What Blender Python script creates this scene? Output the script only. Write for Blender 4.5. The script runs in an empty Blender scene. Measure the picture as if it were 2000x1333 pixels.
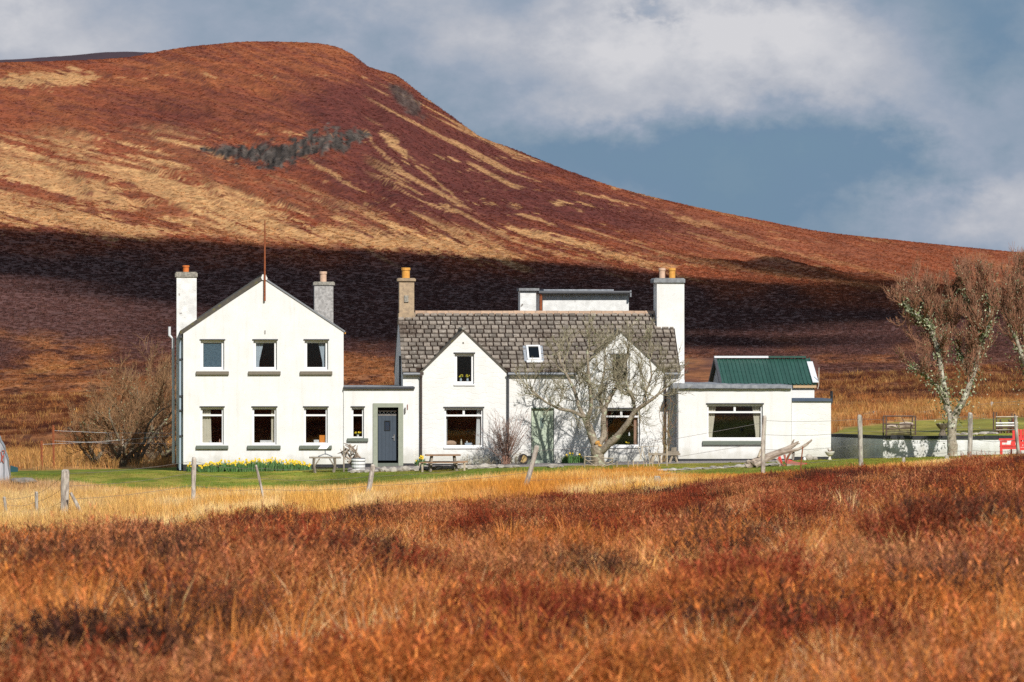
import bpy, bmesh, math, random
import numpy as np
from mathutils import Vector, Matrix

random.seed(7); np.random.seed(7)
R = random
S = bpy.context.scene
C = S.collection
F = 12500.0            # focal length in photograph pixels (225 mm lens, 36 mm sensor, 2000 px)
D0 = 250.0             # distance to the house front
EYE = 5.0              # camera height above the yard
TH = math.radians(3.75)  # the farm stands turned a little against the view
CT, ST = math.cos(TH), math.sin(TH)

# ---------------------------------------------------------------- camera
cd = bpy.data.cameras.new('camera'); cam = bpy.data.objects.new('camera', cd); C.objects.link(cam)
cam.location = (0, 0, EYE); cam.rotation_euler = (math.pi/2, 0, 0)
cd.sensor_width = 36; cd.lens = 225; cd.clip_start = 1; cd.clip_end = 20000
cd.dof.use_dof = True; cd.dof.focus_distance = 245; cd.dof.aperture_fstop = 11
S.camera = cam

# ---------------------------------------------------------------- light
SUN_EL, SUN_AZ = math.radians(37), math.radians(22)   # behind the camera, to its right
TOSUN = Vector((math.sin(SUN_AZ)*math.cos(SUN_EL), -math.cos(SUN_AZ)*math.cos(SUN_EL), math.sin(SUN_EL)))
sd = bpy.data.lights.new('sun', 'SUN'); sun = bpy.data.objects.new('sun', sd); C.objects.link(sun)
sd.energy = 5.0; sd.angle = math.radians(0.55); sd.color = (1.0, 0.96, 0.90)
sun.location = (40, -40, 80)
sun.rotation_euler = TOSUN.to_track_quat('Z', 'Y').to_euler()

W = bpy.data.worlds.new('World'); S.world = W; W.use_nodes = True
nt = W.node_tree; nt.nodes.clear()
def nd(t, typ, **kw):
    n = t.nodes.new(typ)
    for k, v in kw.items():
        setattr(n, k, v)
    return n
def math_node(t, op, a, b=None, c=None, clamp=False):
    n = nd(t, 'ShaderNodeMath', operation=op); n.use_clamp = clamp
    for i, x in enumerate((a, b, c)):
        if x is None: continue
        if isinstance(x, (int, float)): n.inputs[i].default_value = x
        else: t.links.new(x, n.inputs[i])
    return n.outputs[0]
def mixc(t, f, a, b, mode='MIX'):
    n = nd(t, 'ShaderNodeMix', data_type='RGBA', blend_type=mode)
    for i, x in ((0, f), (6, a), (7, b)):
        if isinstance(x, (int, float)): n.inputs[i].default_value = x
        elif isinstance(x, tuple): n.inputs[i].default_value = (*x[:3], 1)
        else: t.links.new(x, n.inputs[i])
    return n.outputs[2]
def smooth(t, x, a, b):
    n = nd(t, 'ShaderNodeMapRange', interpolation_type='SMOOTHSTEP')
    t.links.new(x, n.inputs[0]); n.inputs[1].default_value = a; n.inputs[2].default_value = b
    return n.outputs[0]

def build_sky(t):
    sky = nd(t, 'ShaderNodeTexSky', sky_type='NISHITA'); sky.sun_disc = False
    sky.sun_elevation = SUN_EL; sky.sun_rotation = math.pi - SUN_AZ
    sky.air_density = 1.0; sky.dust_density = 0.6; sky.ozone_density = 2.0
    tc = nd(t, 'ShaderNodeTexCoord'); gen = tc.outputs['Generated']
    sx = nd(t, 'ShaderNodeSeparateXYZ'); t.links.new(gen, sx.inputs[0])
    def noise(scale, detail, rough, off, sc=(1, 1, 1)):
        m = nd(t, 'ShaderNodeMapping'); m.inputs['Location'].default_value = off; m.inputs['Scale'].default_value = sc
        t.links.new(gen, m.inputs[0])
        n = nd(t, 'ShaderNodeTexNoise'); n.inputs['Scale'].default_value = scale
        n.inputs['Detail'].default_value = detail; n.inputs['Roughness'].default_value = rough
        t.links.new(m.outputs[0], n.inputs['Vector'])
        return n
    n1 = noise(9, 3, 0.5, (1.3, 0, 4.1), (1, 1, 1.7))
    n2 = noise(34, 7, 0.60, (0.3, 2, 1.2), (1, 1, 1.5)); n3 = noise(95, 6, 0.6, (2.3, 1, .2), (1, 1, 1.6))
    # distorted direction
    dv = nd(t, 'ShaderNodeVectorMath', operation='SUBTRACT'); t.links.new(n2.outputs['Color'], dv.inputs[0]); dv.inputs[1].default_value = (.5, .5, .5)
    ds = nd(t, 'ShaderNodeVectorMath', operation='SCALE'); t.links.new(dv.outputs[0], ds.inputs[0]); ds.inputs['Scale'].default_value = 0.034
    dd = nd(t, 'ShaderNodeVectorMath', operation='ADD'); t.links.new(gen, dd.inputs[0]); t.links.new(ds.outputs[0], dd.inputs[1])
    def blob(px, py, rx, ry, gain=1.0):
        d = Vector(((px-1000)/F, 1, (666-py)/F)).normalized()
        a = nd(t, 'ShaderNodeVectorMath', operation='SUBTRACT'); t.links.new(dd.outputs[0], a.inputs[0]); a.inputs[1].default_value = d
        b = nd(t, 'ShaderNodeVectorMath', operation='MULTIPLY'); t.links.new(a.outputs[0], b.inputs[0]); b.inputs[1].default_value = (F/rx, 3, F/ry)
        l = nd(t, 'ShaderNodeVectorMath', operation='LENGTH'); t.links.new(b.outputs[0], l.inputs[0])
        g = smooth(t, l.outputs['Value'], 1.6, -0.15)
        return math_node(t, 'MULTIPLY', g, gain)
    base = math_node(t, 'MULTIPLY_ADD', n1.outputs[0], 1.0, -0.20)
    base = math_node(t, 'MULTIPLY_ADD', n2.outputs[0], 0.75, base)
    base = math_node(t, 'MULTIPLY_ADD', n3.outputs[0], 0.34, base)
    base = math_node(t, 'ADD', base, -0.39)
    for b in ((1400, 90, 330, 170, .40), (1690, 160, 300, 130, .42), (1240, 200, 240, 90, .26), (1960, 340, 120, 90, .25), (1900, 430, 420, 90, .36),
              (60, 50, 260, 130, .30), (1000, 190, 230, 100, .16), (820, 80, 200, 90, .16), (1480, 30, 330, 90, .22), (150, 80, 500, 180, .2), (1000, 100, 600, 240, .12), (1850, 240, 130, 60, .2)):
        base = math_node(t, 'ADD', base, blob(*b))
    for b in ((1530, 325, 560, 140, .27), (1930, 80, 170, 130, .40), (1200, 330, 280, 90, .16), (480, 30, 330, 90, .16), (1300, 0, 70, 20, .3), (1770, 320, 130, 60, .1)):
        base = math_node(t, 'SUBTRACT', base, blob(*b))
    cr = nd(t, 'ShaderNodeValToRGB'); t.links.new(base, cr.inputs[0])
    e = cr.color_ramp.elements
    e[0].position = 0.0; e[0].color = (0.13, 0.24, 0.375, 1)
    e[1].position = 1.0; e[1].color = (0.68, 0.68, 0.71, 1)
    for p, c in ((.22, (.175, .275, .395)), (.42, (.25, .335, .435)), (.60, (.34, .40, .50)), (.78, (.48, .505, .57))):
        k = e.new(p); k.color = (*c, 1)
    cl = nd(t, 'ShaderNodeVectorMath', operation='SCALE'); t.links.new(cr.outputs[0], cl.inputs[0]); cl.inputs['Scale'].default_value = 9.6
    gap = smooth(t, base, 0.30, -0.1)                 # clear sky shows between the clouds
    col = mixc(t, math_node(t, 'MULTIPLY', gap, 0.10), cl.outputs[0], sky.outputs[0])
    bg = nd(t, 'ShaderNodeBackground'); t.links.new(col, bg.inputs[0]); bg.inputs[1].default_value = 0.1
    out = nd(t, 'ShaderNodeOutputWorld'); t.links.new(bg.outputs[0], out.inputs[0])
build_sky(nt)

S.view_settings.view_transform = 'Standard'
try: S.view_settings.look = 'None'
except Exception: pass
S.view_settings.exposure = 0.0; S.view_settings.gamma = 1.0; S.view_settings.use_curve_mapping = False
S.cycles.max_bounces = 6; S.cycles.diffuse_bounces = 2; S.cycles.transparent_max_bounces = 12
S.cycles.glossy_bounces = 2; S.cycles.transmission_bounces = 2
S.cycles.use_denoising = False
S.cycles.sample_clamp_indirect = 1.5
S.cycles.caustics_reflective = False; S.cycles.caustics_refractive = False

# ---------------------------------------------------------------- numeric helpers
def pchip(xs, ys, xq):
    """monotone cubic along the last axis of ys (ys: (...,n)); xq: 1-D"""
    xs = np.asarray(xs, float); h = np.diff(xs); dl = np.diff(ys, axis=-1)/h
    m = np.zeros_like(ys)
    a, b = dl[..., :-1], dl[..., 1:]
    w1 = 2*h[1:]+h[:-1]; w2 = h[1:]+2*h[:-1]
    ok = a*b > 0
    with np.errstate(divide='ignore', invalid='ignore'):
        hm = (w1+w2)/(w1/a+w2/b)
    m[..., 1:-1] = np.where(ok, hm, 0); m[..., 0] = dl[..., 0]; m[..., -1] = dl[..., -1]
    i = np.clip(np.searchsorted(xs, xq)-1, 0, len(xs)-2); s = np.clip((xq-xs[i])/h[i], 0, 1)
    y0, y1, m0, m1 = ys[..., i], ys[..., i+1], m[..., i]*h[i], m[..., i+1]*h[i]
    return (2*s**3-3*s**2+1)*y0+(s**3-2*s**2+s)*m0+(-2*s**3+3*s**2)*y1+(s**3-s**2)*m1
def _h(ix, iy, seed):
    n = (ix.astype(np.int64)*374761393 + iy.astype(np.int64)*668265263 + seed*1442695041) & 0xffffffff
    n = ((n ^ (n >> 13))*1274126177) & 0xffffffff
    return ((n ^ (n >> 16)) & 0xffff)/65535.0
def vnoise(x, y, seed=0):
    ix, iy = np.floor(x), np.floor(y); fx, fy = x-ix, y-iy
    fx = fx*fx*(3-2*fx); fy = fy*fy*(3-2*fy)
    a, b, c, d = _h(ix, iy, seed), _h(ix+1, iy, seed), _h(ix, iy+1, seed), _h(ix+1, iy+1, seed)
    return (a*(1-fx)+b*fx)*(1-fy)+(c*(1-fx)+d*fx)*fy
def fbm(x, y, seed=0, o=4):
    x = np.asarray(x, float); y = np.asarray(y, float)
    r = 0; a = 1; t = 0
    for k in range(o):
        r = r+a*vnoise(x*2**k+17*k, y*2**k-9*k, seed+k); t += a; a *= .5
    return r/t
def sst(a, b, x):
    s = np.clip((x-a)/(b-a), 0, 1); return s*s*(3-2*s)

# ---------------------------------------------------------------- terrain shape: rows of (distance, height or sight line)
XS = np.array([-600, 0, 250, 500, 750, 1000, 1300, 1500, 1650, 1800, 2000, 2600], float)
ROWS = [
 (190,  [1095, 1070, 1052, 1030, 1017, 1002, 980, 954, 941, 931, 914, 906]),
 (200,  [1035, 1020, 1004, 990, 980, 966, 950, 936, 922, 908, 894, 886]),
 (233,  [985, 962, 966, 970, 962, 945, 938, 924, 908, 899, 890, 882]),
 (250,  [930, 925, 920, 918, 912, 907, 902, 900, 897, 893, 887, 882]),
 (256,  [920, 917, 915, 912, 906, 902, 899, 898, 895, 891, 885, 880]),
 (300,  [886, 885, 870, 850, 830, 825, 820, 818, 818, 815, 812, 810]),
 (330,  [868, 868, 850, 830, 815, 808, 803, 800, 800, 798, 795, 790]),
 (450,  [800, 800, 790, 780, 770, 760, 755, 750, 748, 745, 740, 735]),
 (700,  [690, 690, 690, 688, 685, 680, 680, 680, 675, 670, 665, 660]),
 (1250, [435, 440, 455, 475, 488, 500, 525, 540, 550, 555, 568, 600]),
]
SKX = [-600, -200, 0, 150, 250, 330, 400, 500, 600, 655, 690, 720, 770, 830, 900, 940, 1000, 1100, 1200, 1300, 1400, 1500, 1600, 1750, 2000, 2600]
SKY = [150, 125, 122, 118, 112, 97, 88, 81, 83, 91, 108, 130, 146, 190, 240, 268, 290, 330, 365, 391, 413, 433, 452, 469, 494, 540]
def wallstep(x): return 0.8*sst(1560, 1640, x)
_xq = np.linspace(-600, 2600, 641)
_Z = []; _Y = []
for Yr, zr in ((-30, 3.3), (10, 3.3), (32, 3.25)):
    _Y.append(Yr); _Z.append(np.full_like(_xq, zr))
for Yr, ys in ROWS:
    y = pchip(XS, np.array(ys, float), _xq)
    z = EYE+(666-y)*Yr/F
    if Yr >= 300: z = z-wallstep(_xq)
    _Y.append(Yr); _Z.append(z)
_sk = pchip(SKX, np.array(SKY, float), _xq)
_y1250 = pchip(XS, np.array(ROWS[-1][1], float), _xq)
_y18 = _sk+(_y1250-_sk)*0.50
_Y.append(1800); _Z.append(EYE+(666-_y18)*1800/F-wallstep(_xq))
_Y.append(2600); _Z.append(EYE+(666-_sk)*2600/F-wallstep(_xq))
_Y.append(3000); _Z.append(_Z[-1]-25)
_Y.append(4500); _Z.append(_Z[-1]*0.3-20)
_Y = np.array(_Y, float); _Z = np.array(_Z)          # (rows, 641)
_YQ = np.concatenate([np.arange(-30, 260, 1.0), np.geomspace(260, 4500, 600)])
_k = int(np.searchsorted(_Y, 189))
_T = (_Z[_k:]-EYE)/_Y[_k:, None]; _T[-2] = _T[-3]-.0035; _T[-1] = _T[-3]-.02
_near = pchip(_Y[:_k+2], _Z[:_k+2].T.copy(), _YQ[_YQ < 190]).T
_far = EYE+pchip(_Y[_k:], _T.T.copy(), _YQ[_YQ >= 190]).T*_YQ[_YQ >= 190][:, None]
_ZG = np.concatenate([_near, _far])                  # (nY, 641)
def wall_line(px):                                   # distance at which the bank behind the retaining wall starts
    return np.where(px >= 1725, 250.15, np.where(px > 1620, 250.15+(1725-px)/105*5.6, 255.8))
def H0(X, Y):
    X = np.asarray(X, float); Y = np.asarray(Y, float)
    px = np.clip(1000+F*X/np.maximum(Y, 12), -600, 2600)
    fx = np.clip((px+600)/5.0, 0, 639.999); ix = fx.astype(int); fx = fx-ix
    iy = np.clip(np.searchsorted(_YQ, Y)-1, 0, len(_YQ)-2)
    fy = np.clip((Y-_YQ[iy])/(_YQ[iy+1]-_YQ[iy]), 0, 1)
    z = (_ZG[iy, ix]*(1-fx)+_ZG[iy, ix+1]*fx)*(1-fy)+(_ZG[iy+1, ix]*(1-fx)+_ZG[iy+1, ix+1]*fx)*fy
    return z, px
def H(X, Y):
    z, px = H0(X, Y); Y = np.asarray(Y, float); X = np.asarray(X, float)
    z = z+wallstep(px)*sst(0, 0.5, Y-wall_line(px))
    a = sst(196, 175, Y)*sst(20, 40, Y)
    z = z+a*((fbm(X/7, Y/9, 3, 3)-.5)*0.85+(fbm(X/1.5, Y/2.4, 5, 2)-.5)*0.55*(1-.45*sst(80, 150, Y)))
    b = sst(262, 330, Y)*sst(700, 500, Y)
    z = z+b*((fbm(X/6, Y/14, 8, 3)-.5)*0.9)
    # hillside relief: gullies and the crag
    py = 666-(z-EYE)*F/np.maximum(Y, 12)
    g = sst(1150, 1500, Y)*sst(2600, 2350, Y)
    z = z+g*((fbm(px/60.0-py/90, py/130+px/500, 11, 4)-.5)*(5.0-3.2*sst(600, 1100, px))*sst(2600, 2100, Y))
    q_ = streak_q(px, py); z = z+g*sst(2600, 2200, Y)*((fbm(px/170.0, q_/16.0, 61, 3)-.5)*4.0)
    ck = crag(px, py)*g
    z = z+ck*((fbm(px/7.0, py/22.0, 21, 4)-.5)*3.5)
    return z
def crag(px, py):
    cy = np.interp(px, [380, 460, 540, 600, 700, 740, 800], [290, 298, 305, 285, 266, 262, 262])
    hh = np.interp(px, [380, 430, 500, 560, 600, 650, 700, 730, 800], [0, 9, 20, 24, 23, 22, 12, 0, 0])
    m = sst(1.25, 0.75, np.abs(py-cy)/np.maximum(hh, .5)+(fbm(px/11, py/8, 31, 4)-.5)*2.6)*sst(.14, .32, fbm(px/6, py/5, 35, 3))
    m2 = sst(1.1, .6, np.hypot((px-795)/34, (py-198-(px-795)*.75)/24)+(fbm(px/14, py/10, 33, 3)-.5)*.9)
    return np.maximum(m*(hh > 1), m2*.8)

# ---------------------------------------------------------------- placing things
def U(xp, v=0.0):
    k = (xp-1000)/F; return (k*(D0+v*CT)+v*ST)/(CT-k*ST)
def YY(u, v): return D0+u*ST+v*CT
def Z(yp, xp=1000, v=0.0): return EYE-(yp-666)*YY(U(xp, v), v)/F
def world(u, v): return (u*CT-v*ST, D0+u*ST+v*CT)
def G(u, v):
    x, y = world(u, v); return float(H(np.array([x]), np.array([y]))[0])
def V_of(Y, xp):      # yard depth v of a point at distance Y seen at column xp
    X = (xp-1000)/F*Y; return -X*ST+(Y-D0)*CT

# ---------------------------------------------------------------- materials
def rgb(r, g, b):     # sRGB 0-255 to linear
    f = lambda c: ((c/255+.055)/1.055)**2.4 if c > 10 else c/255/12.92
    return (f(r), f(g), f(b))
MATS = {}
def mat(name, col, rough=0.75, dark=None, nscale=6.0, nmix=0.5, bump=0.0, bscale=40.0, spec=0.35, metal=0.0, rnd=0.0, detail=5, sc=(1, 1, 1), coord='Object', spots=None, extra=None):
    if name in MATS: return MATS[name]
    m = bpy.data.materials.new(name); m.use_nodes = True; t = m.node_tree
    p = t.nodes['Principled BSDF']; p.inputs['Roughness'].default_value = rough; p.inputs['Metallic'].default_value = metal
    p.inputs['Specular IOR Level'].default_value = spec
    tc = nd(t, 'ShaderNodeTexCoord'); mp = nd(t, 'ShaderNodeMapping'); mp.inputs['Scale'].default_value = sc
    t.links.new(tc.outputs[coord], mp.inputs[0])
    c = None
    if dark is None: dark = tuple(x*.6 for x in col)
    n = nd(t, 'ShaderNodeTexNoise'); n.inputs['Scale'].default_value = nscale; n.inputs['Detail'].default_value = detail; n.inputs['Roughness'].default_value = .6
    t.links.new(mp.outputs[0], n.inputs['Vector'])
    f = math_node(t, 'MULTIPLY', smooth(t, n.outputs[0], .35, .68), nmix)
    c = mixc(t, f, col, dark)
    if spots:
        n3 = nd(t, 'ShaderNodeTexNoise'); n3.inputs['Scale'].default_value = spots[1]; n3.inputs['Detail'].default_value = 4
        t.links.new(mp.outputs[0], n3.inputs['Vector'])
        c = mixc(t, smooth(t, n3.outputs[0], spots[2], spots[2]+.07), c, spots[0])
    if rnd:
        oi = nd(t, 'ShaderNodeObjectInfo'); ge = nd(t, 'ShaderNodeNewGeometry')
        s = math_node(t, 'FRACT', math_node(t, 'ADD', oi.outputs['Random'], ge.outputs['Random Per Island']))
        hv = nd(t, 'ShaderNodeHueSaturation'); t.links.new(c, hv.inputs['Color'])
        t.links.new(math_node(t, 'MULTIPLY_ADD', s, rnd, 1-rnd/2), hv.inputs['Value'])
        c = hv.outputs[0]
    if extra: c = extra(t, c, mp.outputs[0], p)
    t.links.new(c, p.inputs['Base Color'])
    if bump:
        n2 = nd(t, 'ShaderNodeTexNoise'); n2.inputs['Scale'].default_value = bscale; n2.inputs['Detail'].default_value = 4
        t.links.new(mp.outputs[0], n2.inputs['Vector'])
        b = nd(t, 'ShaderNodeBump'); b.inputs['Strength'].default_value = bump; b.inputs['Distance'].default_value = 0.03
        t.links.new(n2.outputs[0], b.inputs['Height'])
        if p.inputs['Normal'].links: t.links.new(p.inputs['Normal'].links[0].from_socket, b.inputs['Normal'])
        t.links.new(b.outputs[0], p.inputs['Normal'])
    MATS[name] = m
    return m

# ---------------------------------------------------------------- mesh builder, in yard coordinates (u across, v back, z up)
class MB:
    def __init__(s): s.v = []; s.f = []; s.m = []; s.smooth = False
    def face(s, pts, mi=0):
        n = len(s.v); s.v += [tuple(p) for p in pts]; s.f.append(tuple(range(n, n+len(pts)))); s.m.append(mi)
    def box(s, u0, u1, v0, v1, z0, z1, mi=0):
        n = len(s.v)
        s.v += [(u0, v0, z0), (u1, v0, z0), (u1, v1, z0), (u0, v1, z0), (u0, v0, z1), (u1, v0, z1), (u1, v1, z1), (u0, v1, z1)]
        for q in ((0, 3, 2, 1), (4, 5, 6, 7), (0, 1, 5, 4), (1, 2, 6, 5), (2, 3, 7, 6), (3, 0, 4, 7)):
            s.f.append(tuple(n+i for i in q)); s.m.append(mi)
        return s
    def bevbox(s, u0, u1, v0, v1, z0, z1, b=0.01, mi=0):
        # box whose front and top edges are chamfered
        prof = [(v0, z0), (v0, z1-b), (v0+b, z1), (v1-b, z1), (v1, z1-b), (v1, z0)]
        s.extr_u(prof, u0, u1, mi); return s
    def extr_u(s, prof, u0, u1, mi=0):     # profile in (v,z), extruded along u
        n = len(s.v); k = len(prof)
        s.v += [(u0, a, b) for a, b in prof]+[(u1, a, b) for a, b in prof]
        for i in range(k):
            j = (i+1) % k; s.f.append((n+i, n+j, n+k+j, n+k+i)); s.m.append(mi)
        s.f.append(tuple(n+i for i in range(k))[::-1]); s.m.append(mi)
        s.f.append(tuple(n+k+i for i in range(k))); s.m.append(mi)
    def extr_v(s, prof, v0, v1, mi=0):     # profile in (u,z), extruded along v
        n = len(s.v); k = len(prof)
        s.v += [(a, v0, b) for a, b in prof]+[(a, v1, b) for a, b in prof]
        for i in range(k):
            j = (i+1) % k; s.f.append((n+i, n+k+i, n+k+j, n+j)); s.m.append(mi)
        s.f.append(tuple(n+i for i in range(k))); s.m.append(mi)
        s.f.append(tuple(n+k+i for i in range(k))[::-1]); s.m.append(mi)
    def extr_z(s, prof, z0, z1, mi=0):
        n = len(s.v); k = len(prof)
        s.v += [(a, b, z0) for a, b in prof]+[(a, b, z1) for a, b in prof]
        for i in range(k):
            j = (i+1) % k; s.f.append((n+i, n+j, n+k+j, n+k+i)); s.m.append(mi)
        s.f.append(tuple(n+i for i in range(k))[::-1]); s.m.append(mi)
        s.f.append(tuple(n+k+i for i in range(k))); s.m.append(mi)
    def slab(s, quad, t, mi=0):            # planar polygon thickened by t downwards along its normal
        q = [Vector(p) for p in quad]; nrm = (q[1]-q[0]).cross(q[-1]-q[0]).normalized()
        if nrm.z < 0: nrm = -nrm
        n = len(s.v); k = len(q)
        s.v += [tuple(p) for p in q]+[tuple(p-nrm*t) for p in q]
        s.f.append(tuple(n+i for i in range(k))); s.m.append(mi)
        s.f.append(tuple(n+k+i for i in range(k))[::-1]); s.m.append(mi)
        for i in range(k):
            j = (i+1) % k; s.f.append((n+i, n+k+i, n+k+j, n+j)); s.m.append(mi)
    def tube(s, pts, rad, n=6, mi=0, cap=True, flat=1.0):
        pts = [Vector(p) for p in pts]; k = len(pts)
        if isinstance(rad, (int, float)): rad = [rad]*k
        d = (pts[1]-pts[0]).normalized(); ref = Vector((0, 0, 1)) if abs(d.z) < .9 else Vector((1, 0, 0))
        a = d.cross(ref).normalized(); b0 = len(s.v)
        for i, p in enumerate(pts):
            d = (pts[min(i+1, k-1)]-pts[max(i-1, 0)]).normalized()
            a = (a-d*a.dot(d)).normalized(); b = d.cross(a)
            for j in range(n):
                an = 2*math.pi*j/n
                s.v.append(tuple(p+(a*math.cos(an)+b*math.sin(an)*flat)*rad[i]))
        for i in range(k-1):
            for j in range(n):
                q = b0+i*n+j; r = b0+i*n+(j+1) % n
                s.f.append((q, r, r+n, q+n)); s.m.append(mi)
        if cap and n > 2:
            s.f.append(tuple(b0+j for j in range(n))[::-1]); s.m.append(mi)
            s.f.append(tuple(b0+(k-1)*n+j for j in range(n))); s.m.append(mi)
    def cyl(s, u, v, z0, z1, r, n=12, r1=None, mi=0):
        s.tube([(u, v, z0), (u, v, z1)], [r, r if r1 is None else r1], n, mi)
    def lathe(s, u, v, prof, n=14, mi=0):
        b0 = len(s.v)
        for r, z in prof:
            for j in range(n):
                an = 2*math.pi*j/n; s.v.append((u+r*math.cos(an), v+r*math.sin(an), z))
        for i in range(len(prof)-1):
            for j in range(n):
                q = b0+i*n+j; r = b0+i*n+(j+1) % n
                s.f.append((q, r, r+n, q+n)); s.m.append(mi)
        s.f.append(tuple(b0+j for j in range(n))[::-1]); s.m.append(mi)
        s.f.append(tuple(b0+(len(prof)-1)*n+j for j in range(n))); s.m.append(mi)
    def blob(s, c, r, seed=0, sub=1, rough=.25, mi=0, flat=1.0):
        bm = bmesh.new(); bmesh.ops.create_icosphere(bm, subdivisions=sub, radius=1)
        rr = R.Random(seed); n = len(s.v)
        for q in bm.verts:
            k = 1+(rr.random()-.5)*2*rough
            co = q.co*k; s.v.append((c[0]+co.x*r[0], c[1]+co.y*r[1], c[2]+co.z*r[2]*flat))
        bm.faces.ensure_lookup_table()
        for f in bm.faces: s.f.append(tuple(n+q.index for q in f.verts)); s.m.append(mi)
        bm.free()
    def jitter(s, a, seed=1):
        rr = R.Random(seed); s.v = [(p[0]+(rr.random()-.5)*a, p[1]+(rr.random()-.5)*a, p[2]+(rr.random()-.5)*a) for p in s.v]; return s
    def build(s, name, m, T=None, smooth=False):
        me = bpy.data.meshes.new(name)
        o0 = T['o'] if T else (0, 0, 0)
        me.from_pydata([(a-o0[0], b-o0[1], c-o0[2]) for a, b, c in s.v], [], s.f)
        for q in (m if isinstance(m, (list, tuple)) else [m]): me.materials.append(q)
        if isinstance(m, (list, tuple)): me.polygons.foreach_set('material_index', s.m)
        if smooth or s.smooth: me.polygons.foreach_set('use_smooth', [True]*len(s.f))
        me.update()
        o = bpy.data.objects.new(name, me); C.objects.link(o)
        if T:
            par = T.get('part') or T['root']; o.parent = par
        return o
def _chain(fn):
    def g(s, *a, **k): fn(s, *a, **k); return s
    return g
for _n in ('extr_u', 'extr_v', 'extr_z', 'slab', 'tube', 'cyl', 'lathe', 'blob', 'face'): setattr(MB, _n, _chain(getattr(MB, _n)))
def sub(T, part): return {'o': T['o'], 'root': T['root'], 'part': part}
def thing(name, label, cat, u, v, z, group=None):
    o = bpy.data.objects.new(name, None); C.objects.link(o); x, y = world(u, v)
    o.location = (x, y, z); o.rotation_euler = (0, 0, TH); o.empty_display_size = .3
    o['label'] = label; o['category'] = cat
    if group: o['group'] = group
    return {'o': (u, v, z), 'root': o}
def single(mb, name, m, label, cat, u, v, z, group=None, kind=None, smooth=False):
    T = {'o': (u, v, z)}
    me_o = mb.build(name, m, None, smooth)
    for q in me_o.data.vertices: q.co = (q.co.x-u, q.co.y-v, q.co.z-z)
    x, y = world(u, v); me_o.location = (x, y, z); me_o.rotation_euler = (0, 0, TH)
    if label: me_o['label'] = label
    if cat: me_o['category'] = cat
    if group: me_o['group'] = group
    if kind: me_o['kind'] = kind
    return me_o

# ================================================================= TERRAIN
def grid_object(name, Ys, ks, spread, colfn, m):
    Yg, Kg = np.meshgrid(Ys, ks, indexing='ij'); X = Kg*(Yg+spread)
    Zg = H(X, Yg); nY, nX = X.shape
    co = np.stack([X, Yg, Zg], -1).reshape(-1, 3)
    idx = np.arange(nY*nX).reshape(nY, nX)
    quads = np.stack([idx[:-1, :-1], idx[:-1, 1:], idx[1:, 1:], idx[1:, :-1]], -1).reshape(-1, 4)
    me = bpy.data.meshes.new(name)
    me.vertices.add(len(co)); me.vertices.foreach_set('co', co.ravel())
    me.loops.add(quads.size); me.loops.foreach_set('vertex_index', quads.ravel())
    me.polygons.add(len(quads)); me.polygons.foreach_set('loop_start', np.arange(0, quads.size, 4))
    me.polygons.foreach_set('loop_total', np.full(len(quads), 4)); me.polygons.foreach_set('use_smooth', np.ones(len(quads), bool))
    me.update(); me.validate()
    col = colfn(X, Yg, Zg)
    a = me.color_attributes.new('Col', 'FLOAT_COLOR', 'POINT')
    a.data.foreach_set('color', np.concatenate([col.reshape(-1, 3), np.ones((len(co), 1))], 1).ravel())
    me.materials.append(m)
    o = bpy.data.objects.new(name, me); C.objects.link(o); return o

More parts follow.
